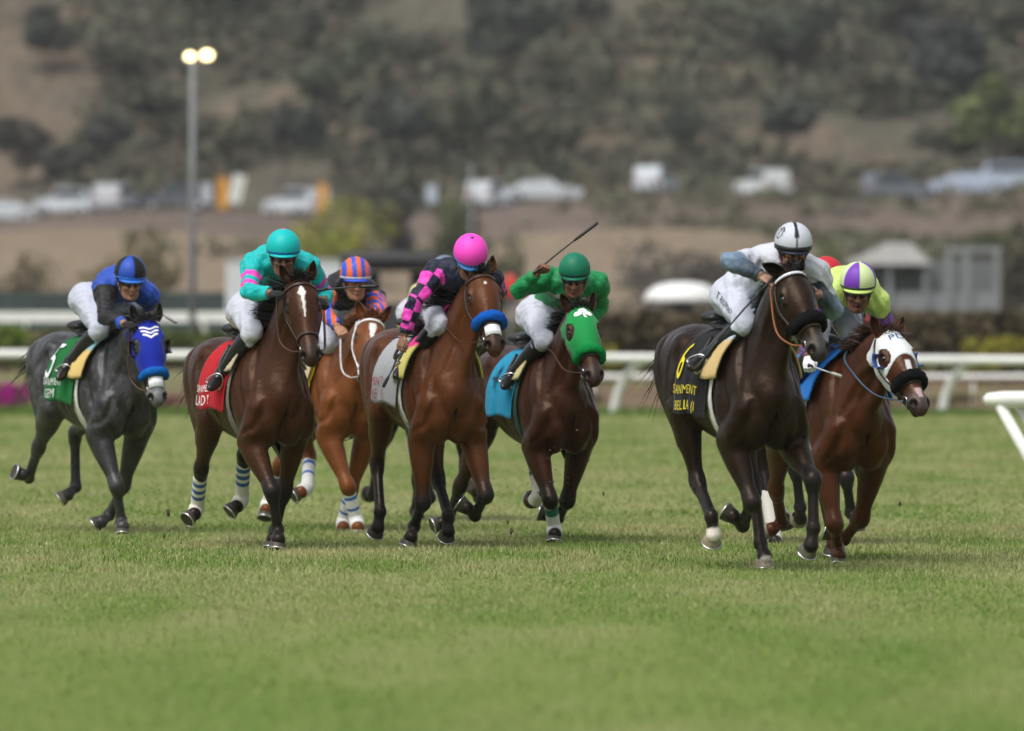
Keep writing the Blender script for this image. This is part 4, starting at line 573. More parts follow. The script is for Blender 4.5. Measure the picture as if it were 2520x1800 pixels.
TRUNK = np.array([[.70, 1.15, .13, .17], [.58, 1.165, .20, .29], [.40, 1.17, .228, .345], [.15, 1.165, .262, .352], [-.10, 1.18, .283, .335],
                  [-.34, 1.225, .268, .29], [-.56, 1.265, .252, .262], [-.74, 1.28, .21, .215], [-.88, 1.28, .12, .13]])

class Horse: pass

def build_horse(name, S, st):
    H = Horse(); H.S = S; H.st = st
    p = R(S['pitch']); psi = R(S['psi'])
    # body pitch and height are baked; the Empty stands on the ground under the horse
    H.M = np.array([[math.cos(p), 0, -math.sin(p)], [0, 1, 0], [math.sin(p), 0, math.cos(p)]]); H.t = np.array([0, 0, S['z']])
    P = lambda V: np.asarray(V, float) @ H.M.T + H.t
    H.P = P
    H.loc = (S['x'], S['y'], 0); H.rz = psi - math.pi / 2
    root = empty('horse', H.loc, H.rz, st['label'], 'horse', 'racehorses galloping on the turf'); H.root = root
    def add(nm, V, F, mat, col=None, parent=None, smooth=True, **kw):
        return obj(nm, npmesh(nm, P(V), F, col, smooth), mat, parent or root, **kw)
    H.add = add
    def addmb(nm, mb, mat, parent=None, **kw): return add(nm, np.array(mb.V), mb.F, mat, np.array(mb.C), parent, **kw)
    poll, muz = np.array(S['poll']), np.array(S['muz'])
    a = unit(muz - poll); fa = R(S['face']) - psi
    c = np.array([math.cos(fa), math.sin(fa), .25]); n = unit(c - a * (c @ a)); l = np.cross(n, a)
    H.a, H.n, H.l = a, n, l
    HX = np.linalg.norm(muz - poll) / .58; HW = 1.24
    hp = lambda s, y, z: poll + a * (s * HX) + l * (y * HW) + n * (z * HW)
    H.hp = hp
    J = {k: [np.array(q) for q in S[k]] for k in ('RF', 'LF', 'RH', 'LH')}
    allp = np.array(sum([v for v in J.values()], []) + [poll, muz])
    lo = np.minimum(allp.min(0) - .12, [-1.02, -.36, .3]); hi = np.maximum(allp.max(0) + .14, [.9, .36, 1.68])
    f = Field(lo, hi, .0095 if st.get('far') else .0085)
    # --- trunk
    T = TRUNK
    f.tube(np.column_stack([T[:, 0], 0 * T[:, 0], T[:, 1]]), T[:, 2], T[:, 3], k=0)
    f.tube([(.66, 0, 1.38), (.45, 0, 1.45), (.25, 0, 1.46), (.02, 0, 1.42)], [.06, .065, .07, .09], [.10, .12, .115, .08], k=.10)
    for s in (-1, 1):
        fl, hl = (J['RF'], J['RH']) if s < 0 else (J['LF'], J['LH'])
        el, kn, fe, to = fl
        sp = np.array([.655, s * .145, 1.08])
        f.tube([(.33, s * .12, 1.44), (.48, s * .165, 1.27), sp], [.05, .065, .075], [.10, .13, .11], up=(1, 0, .5), k=.05)
        f.tube([(.36, s * .165, 1.30), (.38, s * .19, 1.14), el + (-.02, 0, .05)], [.06, .068, .06], [.10, .12, .085], up=(1, 0, 0), k=.035)
        f.tube([sp, (sp + el) / 2 + (.02, s * .015, -.02), el], [.092, .09, .075], [.10, .10, .095], up=(1, 0, .5), k=.045)
        f.ell((.69, s * .095, 1.01), (.09, .088, .125), k=.02)
        f.ell((.61, s * .08, .90), (.10, .08, .085), k=.04)
        d = kn - el; 
        f.tube([el - d * .05, el + d * .22, el + d * .5, el + d * .78, kn], [.088, .084, .068, .051, .053], [.11, .104, .080, .058, .058], up=(1, 0, .15), k=.04)
        f.tube([el + d * .08 + (.02, s * .012, 0), el + d * .3 + (.022, s * .014, 0), el + d * .6 + (.012, s * .008, 0)], [.04, .042, .02], up=(1, 0, 0), k=.015)
        u = unit(fe - kn)
        f.tube([kn - unit(d) * .045, kn + unit(d) * .005, kn + u * .05], [.051, .057, .047], [.055, .060, .049], up=(1, 0, .15), k=.02)
        ax = lambda q: np.cross(q, [0, 1, 0])
        L = np.linalg.norm(fe - kn)
        f.tube([kn, kn + u * L * .3, kn + u * L * .75, fe], [.043, .034, .034, .039], [.049, .040, .040, .044], up=(1, 0, .15), k=.015)
        fw = unit(np.cross(unit(to - fe), [0, 1, 0])) * -1
        fb = np.cross(unit(to - fe), [0, 1, 0]); fb = fb if fb[0] < 0 else -fb
        f.ell(fe, (.043, .044, .050), k=.012); f.ell(fe + fb * .022, (.03, .033, .034), k=.015)
        pc = fe + (to - fe) * .55
        f.tube([fe, fe + (to - fe) * .3, pc], [.040, .037, .049], [.044, .040, .050], up=(1, 0, .15), k=.012)
        # hind leg
        sf, ho, fe, to = hl
        f.tube([(-.50, s * .10, 1.36), (np.array([-.50, s * .13, 1.30]) + sf) / 2, sf], [.135, .125, .085], [.20, .19, .115], up=(1, 0, .3), k=.05)
        gk = sf + (ho - sf) * .38 + (-.035, 0, 0)
        f.tube([(-.80, s * .105, 1.33), (-.72, s * .135, 1.14), gk], [.09, .095, .058], [.11, .115, .07], up=(1, 0, .3), k=.06)
        f.ell((-.36, s * .20, 1.405), (.07, .05, .06), k=.08)
        d = ho - sf
        f.tube([sf - d * .08, sf + d * .3, sf + d * .62, sf + d * .85, ho], [.088, .080, .056, .046, .049], [.115, .104, .072, .058, .062], up=(1, 0, .2), k=.04)
        u = unit(fe - ho); L = np.linalg.norm(fe - ho); pr = np.cross(u, [0, 1, 0]); pr = pr if pr[0] < 0 else -pr
        hk = ho + pr * .048 - u * .02
        f.tube([sf + d * .62 + pr * .035, hk], [.018, .02], [.02, .022], k=.02)
        f.tube([hk, ho + u * .08 + pr * .018], [.022, .022], [.026, .03], k=.02)
        f.tube([ho - unit(d) * .03, ho + u * .06], [.050, .047], [.060, .055], up=(1, 0, .2), k=.02)
        f.tube([ho, ho + u * L * .3, ho + u * L * .8, fe], [.045, .036, .036, .040], [.055, .044, .042, .045], up=(1, 0, .2), k=.015)
        fb = np.cross(unit(to - fe), [0, 1, 0]); fb = fb if fb[0] < 0 else -fb
        f.ell(fe, (.043, .044, .050), k=.012); f.ell(fe + fb * .022, (.03, .033, .034), k=.015)
        f.tube([fe, fe + (to - fe) * .3, fe + (to - fe) * .55], [.040, .037, .049], [.044, .040, .050], up=(1, 0, .15), k=.012)
    f.ell((.775, 0, .99), (.035, .006, .12), k=.03, cut=True)      # crease between the breast muscles
    # --- neck
    B = np.array([.46, 0, 1.26]); E = hp(.02, 0, -.085)
    nd = unit(E - B); crest = unit(np.array([-.75, 0, .65]) - nd * (nd @ np.array([-.75, 0, .65])))
    pts = [B, B + (E - B) * .33 + crest * .015, B + (E - B) * .66 + crest * .03, E]
    H.neck = np.array(pts); H.crest = crest
    f.tube(pts, [.150, .115, .094, .078], [.26, .20, .158, .12], up=crest, k=.07)
    th = hp(.14, 0, -.19)
    f.tube([(.70, 0, 1.16), (np.array([.70, 0, 1.16]) * .5 + th * .5) - crest * .02, th], [.05, .045, .04], [.06, .055, .05], up=crest, k=.05)
    for s in (-1, 1):   # brachiocephalic muscle down to the point of the shoulder
        f.tube([hp(.06, s * .05, -.15), B + (E - B) * .5 - crest * .06 + (0, s * .062, 0), (.62, s * .11, 1.17)], [.028, .036, .05], [.04, .055, .08], up=crest, k=.03)
    # --- head
    hs_ = [(0, -.066, .055, .062), (.07, -.075, .080, .088), (.16, -.088, .097, .112), (.24, -.088, .087, .110), (.33, -.078, .064, .085), (.42, -.066, .051, .064), (.50, -.059, .049, .056), (.55, -.058, .046, .049), (.575, -.062, .034, .034)]
    H.hs = np.array(hs_)
    f.tube([hp(s, 0, z) for s, z, _, _ in hs_], [q[2] * HW for q in hs_], [q[3] * HW for q in hs_], up=n, k=.03)
    HM = np.array([a, l, n])
    for s in (-1, 1):
        f.ell(hp(.165, s * .06, -.118), (.10, .034, .082), HM, k=.015)
        f.tube([hp(.10, s * .062, -.035), hp(.15, s * .080, -.034), hp(.205, s * .082, -.045)], .021, k=.018)
        f.tube([hp(.22, s * .083, -.095), hp(.34, s * .060, -.088)], [.013, .009], k=.018)
        f.tube([hp(.25, s * .034, -.165), hp(.40, s * .027, -.125), hp(.50, s * .018, -.11)], [.026, .022, .02], k=.03)
        f.ell(hp(.530, s * .040, -.048), (.050, .026, .036), HM, k=.014)
        f.ell(hp(.553, s * .045, -.026), (.032, .019, .030), HM, k=.008, cut=True)
        f.ell(hp(.180, s * .092, -.044), (.028, .018, .020), HM, k=.012, cut=True)
        f.tube([hp(.582, 0, -.098), hp(.53, s * .042, -.097), hp(.475, s * .052, -.093)], .0055, k=.006, cut=True)
    f.tube([hp(.08, 0, -.02), hp(.3, 0, -.024), hp(.5, 0, -.03)], [.04, .03, .026], [.016, .014, .014], up=n, k=.03)
    f.ell(hp(.54, 0, -.115), (.036, .030, .022), HM, k=.015)
    # grooves between the big muscles
    for s in (-1, 1):
        for ln in ([(.50, .10, 1.50), (.57, .15, 1.36), (.66, .19, 1.20)], [(.30, .2, 1.38), (.26, .25, 1.18), (.33, .24, 1.00)], [(.42, .17, 1.42), (.46, .22, 1.24), (.54, .22, 1.08)], [(-.30, .27, 1.38), (-.24, .27, 1.18), (-.24, .25, 1.04)],
                   [(-.72, .2, 1.44), (-.68, .22, 1.25), (-.60, .2, 1.06)], [(.74, .15, 1.12), (.72, .185, 1.0), (.62, .20, .92)], [(-.42, .26, 1.34), (-.40, .27, 1.2), (-.36, .26, 1.08)], [(.05, .27, 1.3), (.03, .28, 1.1), (.06, .26, .95)]):
            q = f.snap(cat([(x, s * y, z) for x, y, z in ln], 4), .007, 8); f.tube(q, .003 + .012 * np.sin(np.linspace(0, math.pi, len(q))) ** .7, k=.04, cut=True, sub=1)
        q = f.snap(cat([hp(.13, s * .07, -.20), B * .45 + E * .55 - crest * .09 + (0, s * .08, 0), (.66, s * .10, 1.17)], 5), .008, 8); f.tube(q, .003 + .013 * np.sin(np.linspace(0, math.pi, len(q))) ** .7, k=.04, cut=True, sub=1)
    H.f = f
    # --- coat colours
    V, Q = f.nets(); c0 = np.array(st['coat'], float) * st.get('lum', .39); col = np.tile(c0, (len(V), 1))
    nz = lambda k: np.sin(V[:, 0] * 13.1 * k + 1.3) * np.sin(V[:, 1] * 17.3 * k + .4) * np.sin(V[:, 2] * 11.7 * k + 2.1)
    top = sstep(V[:, 2], 1.25, 1.6); col *= (1 + .0 * top)[:, None]
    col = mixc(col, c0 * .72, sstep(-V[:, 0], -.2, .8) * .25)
    if st.get('dapple'): col = mixc(col, c0 * 2.7, sstep(nz(1.7) + .6 * nz(3.7) + .35 * nz(7.1), .02, .42) * sstep(V[:, 2], .75, 1.05) * .65); col = mixc(col, c0 * .55, sstep(-nz(1.3) - .5 * nz(4.4), .1, .5) * .5)
    dark = np.array(st.get('dark', (.012, .010, .010)))
    for k, (A_, m1) in {'RF': (J['RF'], 0), 'LF': (J['LF'], 0), 'RH': (J['RH'], 1), 'LH': (J['LH'], 1)}.items():
        dd, pr = polyproj(V, [A_[0], A_[1], A_[2], A_[3]])
        near = sstep(-dd, -.13, -.075)
        if 'dark' in st: col = mixc(col, dark, near * sstep(pr + nz(1.5) * .12, .50, 1.0))
        so_ = st.get('socks', {}).get(k)
        if so_: col = mixc(col, (.62, .58, .52), near * sstep(pr + nz(4) * .1, so_, so_ + .1))
    hs_r = (V - poll) @ a / HX; hl_r = (V - poll) @ l / HW; hn_r = (V - poll) @ n / HW
    hd = sstep(hs_r, -.02, .05) * sstep(.30 - np.linalg.norm(V - hp(.28, 0, -.07), axis=1), -.12, 0)
    col = mixc(col, st.get('muzzle', (.018, .016, .016)), hd * sstep(hs_r + .02 * np.sin(hl_r * 60), .42, .52) * .85)
    eyer = np.minimum(np.linalg.norm(V - hp(.18, .082, -.046), axis=1), np.linalg.norm(V - hp(.18, -.082, -.046), axis=1))
    col = mixc(col, c0 * .25, sstep(-eyer, -.056, -.030) * .9)
    nos = np.minimum(np.linalg.norm(V - hp(.553, .045, -.034), axis=1), np.linalg.norm(V - hp(.553, -.045, -.034), axis=1))
    col = mixc(col, (.008, .005, .005), sstep(-nos, -.037, -.026))
    tp = sstep(hn_r, -.045, -.028) * hd
    for (s0, s1, w0, w1, cc) in st.get('marks', []):     # white face markings: length range and half-widths
        t = np.clip((hs_r - s0) / (s1 - s0), 0, 1); wd = w0 + (w1 - w0) * t
        m = sstep(wd - np.abs(hl_r) + nz(6) * .004, -.004, .004) * sstep(hs_r, s0 - .006, s0 + .006) * sstep(-hs_r, -s1 - .006, -s1 + .006) * tp
        col = mixc(col, cc, m)
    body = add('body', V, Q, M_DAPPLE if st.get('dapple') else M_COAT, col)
    H.V = V
    # --- eyes, ears
    for s in (-1, 1):
        add('eye', *(lambda m: (np.array(m.V), m.F))(MB().sphere(hp(.181, s * .076, -.050), .0265)), M_EYE, parent=body)
        er = st.get('ears', ((-.75, .45, .32), (-.75, .45, .32)))[0 if s < 0 else 1]
        dv = unit(a * er[0] + n * er[1] + l * s * er[2]); base = hp(.0, s * .052, -.035)
        op = unit(n * .75 + l * s * .55 + a * .3); op = unit(op - dv * (op @ dv)); sd_ = np.cross(dv, op); G = []; C = []
        for i in range(9):
            t = i / 8; wd = .033 * (1 - t) ** .55 * (.55 + 1.25 * t) + .001 if t < 1 else .001
            wd = [.026, .032, .036, .037, .035, .030, .023, .014, .002][i]; row = []
            for j in range(11):
                an = (j / 10 - .5) * 2 * R(128 - 45 * t); row.append(base + dv * .135 * t + op * (-wd * math.cos(an) + wd * .35) + sd_ * wd * math.sin(an) + op * .012 * t * t)
            G.append(row); C.append([c0 * (.8 if t < .75 else .35)] * 11)
        o = add('ear', *(lambda m: (np.array(m.V), m.F, M_COAT, np.array(m.C)))(MB().grid(np.array(G), np.array(C))), parent=body)
        sm = o.modifiers.new('thick', 'SOLIDIFY'); sm.thickness = .007; sm.offset = 0
    # --- hooves
    for k, A_ in J.items():
        fe, to = A_[2], A_[3]; ax = unit(to - fe); lat = unit(np.array([0, 1, 0]) - ax * ax[1]); fr = unit(np.cross(ax, lat))
        if abs(ax[1]) > .45 or ax[2] > 0: fr = unit(np.array([1., 0, 0]) - ax * ax[0]); lat = np.cross(fr, ax)
        # front wall runs along the pastern, the sole lies 50 degrees from it
        hv = -ax * math.cos(R(52)) - fr * math.sin(R(52)); G = []; C = []
        hc = np.array(st.get('hoofcol', {}).get(k, (.055, .045, .035)))
        for i, t in enumerate((0, .12, .5, .9, 1.0)):
            cc = (to - ax * .092 - fr * .030) * (1 - t) + (to + hv * .062) * t
            r1 = .050 + (.067 - .050) * t; r2 = .050 + (.063 - .050) * t; e1 = unit(fr * (1 - t) - hv * t)
            G.append([cc + e1 * r1 * math.cos(b) + lat * r2 * math.sin(b) for b in np.arange(20) / 20 * 2 * math.pi]); C.append([hc * (1.35 if i < 2 else 1)] * 20)
        m = MB().grid(np.array(G), np.array(C), closed=True); m.add(G[-1], [list(range(20))], hc * .6)
        ho_ = addmb('hoof', m, M_HOOF)
        sh = MB(); sc_ = to + hv * .062; sh.tube([sc_ + unit(-hv) * .063 * math.cos(b) + lat * .059 * math.sin(b) + np.cross(hv, lat) * 0 for b in np.linspace(-2.4, 2.4, 22)], .007, (.5, .5, .5), n=5)
        if not st.get('far'): add('horseshoe', np.array(sh.V), sh.F, M_STEEL, parent=ho_)
    # --- leg wraps
    for k, (c1, stripes) in st.get('wraps', {}).items():
        A_ = J[k]; kn, fe, to = A_[1], A_[2], A_[3]; L = np.linalg.norm(fe - kn); h = k[1] == 'H'
        path = cat([kn + (fe - kn) * .18, kn + (fe - kn) * .6, fe - (fe - kn) / L * .02, fe + (to - fe) * .18, fe + (to - fe) * .5], 8)
        tt = np.linspace(0, 1, len(path)); rr = np.interp(tt, [0, .4, .65, .8, 1], [.050, .048, .058, .054, .055])
        C = np.tile(np.array(c1, float), (len(path), 1))
        pp = cat(path[::1], 5); r2 = np.interp(np.linspace(0, 1, len(pp)), tt, rr); t2 = np.linspace(0, 1, len(pp)); C = np.tile(np.array(c1, float), (len(pp), 1))
        for (t0, t1, cs) in stripes: C[(t2 >= t0) & (t2 <= t1)] = cs
        addmb('leg_wrap', MB().tube(pp, r2, C, n=14), M_KNIT)
    # --- mane, forelock, tail
    hair = MB(); mc = np.array(st.get('mane', (.012, .010, .009)))
    def strand(p0, d0, g, L, wd, sway, cc):
        k = 5; P0 = []; q = np.array(p0, float); d = unit(d0)
        for i in range(k + 1):
            P0.append(q.copy()); d = unit(d + np.asarray(g) * .32 + sway * .25); q = q + d * L / k
        P0 = np.array(P0); sdv = unit(np.cross(P0[-1] - P0[0], rng.normal(size=3))); V_ = []
        for i, q in enumerate(P0): ww = wd * (1 - (i / k) ** 1.6) + .0008; V_ += [q - sdv * ww, q + sdv * ww]
        hair.add(V_, [[2 * i, 2 * i + 1, 2 * i + 3, 2 * i + 2] for i in range(k)], cc * rng.uniform(.7, 1.4))
    nk = cat(H.neck, 12); rbn = np.interp(np.linspace(0, 1, len(nk)), [0, .33, .66, 1], [.26, .20, .158, .12])
    for i in range(60 if st.get('far') else 900):
        t = rng.uniform(.12, .9); j = t * (len(nk) - 1); j0 = int(min(j, len(nk) - 2)); q = nk[j0] + (nk[j0 + 1] - nk[j0]) * (j - j0); rb = np.interp(t, np.linspace(0, 1, len(nk)), rbn)
        sd_ = st.get('maneside', -1); p0 = q + crest * (rb - .012) + np.array([0, rng.normal() * .012, 0])
        p0 = f.snap(p0[None], 0)[0]
        strand(p0, crest + np.array([0, sd_ * .8, .1]) + rng.normal(size=3) * .25, np.array(st.get('maneflow', (-.5, sd_ * .3, -.35))), rng.uniform(.08, .14) * st.get('maneL', 1), .0042, rng.normal(size=3) * .3, mc)
    for i in range(30 if st.get('far') else st.get('forelock', 160)):
        p0 = hp(rng.uniform(-.03, .03), rng.normal() * .02, -.012)
        strand(p0, n * .6 + a * rng.uniform(-.4, .4) + l * rng.normal() * .5, -n * .3 - a * .25 + l * rng.normal() * .3, rng.uniform(.05, .10), .003, rng.normal(size=3) * .3, mc)
    addmb('mane', hair, M_HAIR, parent=body)
    hair = MB(); tc = np.array(st.get('tailc', mc)); ts = st.get('tail', (-.7, .15, -.5))
    for i in range(100 if st.get('far') else st.get('tailn', 260)):
        p0 = np.array([-.885, 0, 1.40]) + rng.normal(size=3) * (.02, .018, .03)
        strand(p0, np.array([-.9, .05, -.35]) + rng.normal(size=3) * .10, np.array(ts), rng.uniform(.35, .75), .004, rng.normal(size=3) * .22, tc)
    addmb('tail', hair, M_HAIR)
    # --- bridle
    def hsec(s, ph, off=.004):   # point on the head surface at station s, angle ph (0 = left, 90 = forehead)
        z, ra, rb = [np.interp(s, H.hs[:, 0], H.hs[:, i]) for i in (1, 2, 3)]
        return hp(s, ra * math.cos(R(ph)), z + rb * math.sin(R(ph)))
    def strap(pts, wd, th, cc, m, off=.004, ends=False):
        P0 = f.snap(cat(pts, 5), off); N_ = f.grad(P0); T_ = np.gradient(P0, axis=0); T_ /= np.linalg.norm(T_, axis=1)[:, None]; B_ = np.cross(T_, N_); G = []
        for q, nn, bb in zip(P0, N_, B_): G.append([q - bb * wd / 2 - nn * .003, q - bb * wd / 2 + nn * th, q + bb * wd / 2 + nn * th, q + bb * wd / 2 - nn * .003])
        m.grid(np.array(G), cc, closed=True)
    H.strap = strap
    bc = st.get('bridle', (.035, .018, .012)); br = MB()
    if not st.get('hood'):
        bb = MB(); strap([hsec(.06, ph) for ph in (-5, 20, 50, 90, 130, 160, 185)], .020 if not st.get('browband') else .026, .006, bc, bb)
        if st.get('browband'):
            for ph in np.linspace(12, 168, 22):
                q = f.snap(hsec(.06, ph)[None], .011)[0]; g = f.grad(q[None])[0]; sdv = unit(np.cross(g, a))
                bb.add([q + a * .010, q - a * .010 + sdv * .009, q - a * .010 - sdv * .009], [[0, 1, 2]], (.75, .78, .85))
        addmb('browband', bb, M_LEATHER, smooth=False)
    for s in (-1, 1):
        A0 = 0 if s > 0 else 180
        strap([hsec(.02, A0 + s * 10), hsec(.12, A0 + s * -4), hsec(.25, A0 - s * 12), hsec(.38, A0 - s * 22), hsec(.46, A0 - s * 28)], .017, .006, bc, br)
        strap([hsec(.02, A0 + s * 5), hsec(.10, A0 - s * 30), hsec(.15, A0 - s * 55)], .014, .005, bc, br)
    nbp = [hsec(.41, ph) for ph in np.linspace(-75, 255, 12)]
    strap(nbp, .020, .006, st.get('nosebandc', bc), br)
    if st.get('white_nose'):
        strap([hsec(.455, ph) for ph in np.linspace(38, 142, 9)], .085, .004, (.72, .74, .76), br)
    addmb('bridle', br, M_LEATHER)
    bits = MB()
    H.bit = {}
    for s in (-1, 1):
        q = f.snap(hp(.475, s * .056, -.092)[None], .006)[0]; H.bit['R' if s < 0 else 'L'] = q
        bits.tube([q + a * .034 * math.cos(b) + n * .034 * math.sin(b) for b in np.linspace(0, 2 * math.pi, 17)], .0045, n=5)
    if not st.get('far'): add('bit_ring', np.array(bits.V), bits.F, M_STEEL)
    # --- shadow roll / hood
    if 'roll' in st:
        s0, rr = st['roll'][1:3]; pts = f.snap(np.array([hsec(s0 + .012 * math.sin(R(ph)) * 0, ph) for ph in np.linspace(-25, 205, 30)]), rr * .72)
        m = MB(); nph = 16
        rad = rr * (1 + .10 * rng.normal(size=(30, nph)) * (1 if st['roll'][0][0] < .02 else .35)); T_ = np.gradient(pts, axis=0); G = []
        for i, q in enumerate(pts):
            g = f.grad(q[None])[0]; t_ = unit(T_[i]); b_ = np.cross(t_, g); e = min(1, .45 + .18 * min(i, 29 - i))
            G.append([q + (g * math.cos(x) * .85 + b_ * math.sin(x) * 1.05) * rad[i, j] * e for j, x in enumerate(np.arange(nph) / nph * 2 * math.pi)])
        m.grid(np.array(G), st['roll'][0], closed=True); m.add(G[0], [list(range(nph))[::-1]], st['roll'][0]); m.add(G[-1], [list(range(nph))], st['roll'][0])
        addmb('shadow_roll', m, M_FLEECE)
    if 'hood' in st:
        hc, kind = st['hood']
        hb = np.array([hp(s, y, z) for s in (-.06, .45) for y in (-.14, .14) for z in (-.24, .06)]); a_, b_ = f.win(hb.min(0), hb.max(0)); slc = tuple(slice(i, j) for i, j in zip(a_, b_))
        X, Y, Z = f.pts(a_, b_); D = np.stack(np.broadcast_arrays(X - poll[0], Y - poll[1], Z - poll[2]), -1); s_, y_, z_ = D @ a / HX, D @ l / HW, D @ n / HW
        G = f.F[slc] - .007
        lim = .37 if kind != 'mask' else .36 - 0 * y_
        G = np.maximum(G, s_ - lim); G = np.maximum(G, -(s_ - .005 + np.abs(y_) * .15)); G = np.maximum(G, -(z_ + .20))
        for s in (-1, 1):
            q = D - (hp(.182, s * .084, -.045) - poll); q2 = np.sqrt(((q @ a) / 1.15) ** 2 + (q @ l) ** 2 + (q @ n) ** 2); G = np.maximum(G, .056 - q2)
            q = D - (hp(-.01, s * .056, -.03) - poll); G = np.maximum(G, .040 - np.sqrt((q ** 2).sum(-1)))
        if kind == 'mask':   # open over the nose
            q = np.sqrt(((s_ - .37) / 1.3) ** 2 + (y_ * 1.05) ** 2); G = np.maximum(G, np.where(z_ > -.10, .115 - q, -.1))
        sub = Field.__new__(Field); sub.lo = f.lo + a_ * f.h; sub.h = f.h; sub.n = b_ - a_; sub.F = G.astype(np.float32)
        Vh, Qh = sub.nets(); ch = np.tile(np.array(hc, float), (len(Vh), 1))
        hood = add('blinker_hood', Vh, Qh, M_KNIT, ch); H.hood = hood
        def on_face(V2, F2, s0, y0, sc, cc, rot=0):      # print lying on the forehead: x = across, y = up the face
            q = np.array(V2)[:, :2] * sc; cr, sr = math.cos(rot), math.sin(rot); q = q @ np.array([[cr, sr], [-sr, cr]])
            pts = np.array([hp(s0 - y, y0 - x * -1, .0) for x, y in q])
            g0 = f.snap(pts, .0105, 8); m = MB(); m.add(g0, F2, cc); return m
        if st.get('emblem') == 'chevrons':
            m = MB()
            for i in range(3):
                w_ = .062 - i * .012; y0 = -i * .030; 
                for s in (-1, 1):
                    qs = [(0, -.012), (s * w_ * .5, .010), (s * w_, .016), (s * w_ * .95, .004), (s * w_ * .5, -.004), (0, -.026)]
                    k = on_face([(x, y + y0, 0) for x, y in qs], [[0, 1, 2, 3, 4, 5]], .075, 0, 1, (.8, .8, .82)); m.add(k.V, k.F, (.8, .8, .82))
            addmb('chevron_print', m, M_PRINT, parent=hood)
        if st.get('emblem') == 'clover':
            m = MB()
            for (x, y) in ((0, .024), (-.026, -.002), (.026, -.002)):
                ring = [(x + .021 * math.cos(b), y + .021 * math.sin(b), 0) for b in np.linspace(0, 2 * math.pi, 14, endpoint=False)]
                k = on_face(ring, [list(range(14))], .085, 0, 1, (.8, .82, .8)); m.add(k.V, k.F, (.8, .82, .8))
            k = on_face([(-.004, 0, 0), (.004, 0, 0), (.010, -.045, 0), (0, -.045, 0)], [[0, 1, 2, 3]], .085, 0, 1, (.8, .82, .8)); m.add(k.V, k.F, (.8, .82, .8))
            addmb('clover_print', m, M_PRINT, parent=hood)
        if st.get('emblem') == 'letters':
            m = MB()
            for t_, x_, y_ in (('P', -.022, .0), ('D', .018, .004)):
                V2, F2 = text_mesh(t_, .062); V2[:, 0] += x_; V2[:, 1] += y_; k = on_face(V2, F2, .10, 0, 1, (.03, .10, .25)); m.add(k.V, k.F, (.03, .10, .25))
            addmb('letter_print', m, M_PRINT, parent=hood)
        cc = st.get('cupc', hc)
        for s in ((-1, 1) if st.get('cups') else ()):
            cups = MB()
            G = []
            for i in range(9):
                an = R(-80 + 20 * i); row = []
                for r_ in (.0, .028, .036): row.append(hp(.182 + .052 * math.sin(an), s * (.094 + r_ * 1.0), -.052 - .046 * math.cos(an) + r_ * .25))
                G.append(row)
            cups.grid(np.array(G), cc)
            o = addmb('blinker_cup', cups, M_LEATHER, parent=hood); sm = o.modifiers.new('t', 'SOLIDIFY'); sm.thickness = .006
    # --- sheets over the back
    def ring(x, th, off):
        rad = np.linspace(.05, .62, 120); out = []
        for t in np.atleast_1d(th):
            Pq = np.column_stack([np.full(120, x), np.cos(t) * rad, 1.20 + np.sin(t) * rad]); F_ = f.samp(Pq) - off; i = np.argmax(F_ > 0) if (F_ > 0).any() else 119
            out.append(Pq[i])
        return np.array(out)
    def sheet(x0, x1, zb, off, side, nx=22, nv=26, flare=.02, xs=None, wav=.0022):
        G = []
        for i in range(nx):
            x = x0 + (x1 - x0) * i / (nx - 1); th = np.linspace(math.pi / 2, -.75, 44) if side > 0 else np.linspace(math.pi / 2, math.pi + .75, 44)
            q = ring(x, th, off); y = np.maximum.accumulate(np.abs(q[:, 1])); z = q[:, 2]; keep = z > zb; q = np.column_stack([np.full(keep.sum(), x), side * y[keep], z[keep]])
            e = q[-1].copy(); e[2] = zb; q = np.vstack([q, e]); s_ = np.r_[0, np.cumsum(np.linalg.norm(np.diff(q, axis=0), axis=1))]
            t = np.linspace(0, s_[-1], nv); g = np.column_stack([np.interp(t, s_, q[:, k]) for k in range(3)]); v = np.linspace(0, 1, nv)
            g[:, 1] += side * (flare * v ** 2 + wav * v * np.sin(x * 38 + v * 3)); g[:, 2] += .01 * v * np.sin(x * 17)
            G.append(g)
        return np.array(G)
    H.sheet = sheet
    cl = st['cloth']
    m = MB(); ZB = cl.get('zb', 1.05); GR = X1 = cl.get('x1', .30); GR = sheet(-.17, X1, ZB, .014, -1); GL = sheet(-.17, X1, ZB, .014, 1)
    m.grid(GR, cl['c']); m.grid(GL[:, ::-1], cl['c'])
    o = addmb('saddle_cloth', m, M_CLOTH); sm = o.modifiers.new('t', 'SOLIDIFY'); sm.thickness = .005; sm.offset = 1
    nx, nv = GR.shape[:2]
    def onsheet(u, v):     # u metres from the rear edge, v metres from the spine
        i = np.clip(np.asarray(u) / .47 * (nx - 1), 0, nx - 1.001); ln = np.linalg.norm(np.diff(GR[nx // 2], axis=0), axis=1).sum(); j = np.clip(np.asarray(v) / ln * (nv - 1), 0, nv - 1.001)
        i0, j0 = i.astype(int), j.astype(int); fi, fj = (i - i0)[:, None], (j - j0)[:, None]
        q = GR[i0, j0] * (1 - fi) * (1 - fj) + GR[i0 + 1, j0] * fi * (1 - fj) + GR[i0, j0 + 1] * (1 - fi) * fj + GR[i0 + 1, j0 + 1] * fi * fj
        return q + np.array([0, -.020, .003])
    H.sheet_len = np.linalg.norm(np.diff(GR[nx // 2], axis=0), axis=1).sum()
    for (txt, u0, v0, sz, cc, sx) in cl.get('text', []):
        V2, F2 = text_mesh(txt, sz); q = onsheet(u0 * .72 + V2[:, 0] * sx * .74, H.sheet_len - v0 - V2[:, 1])
        mm = MB(); mm.add(q, F2, cc); addmb('cloth_lettering', mm, M_PRINT, parent=o, smooth=False)
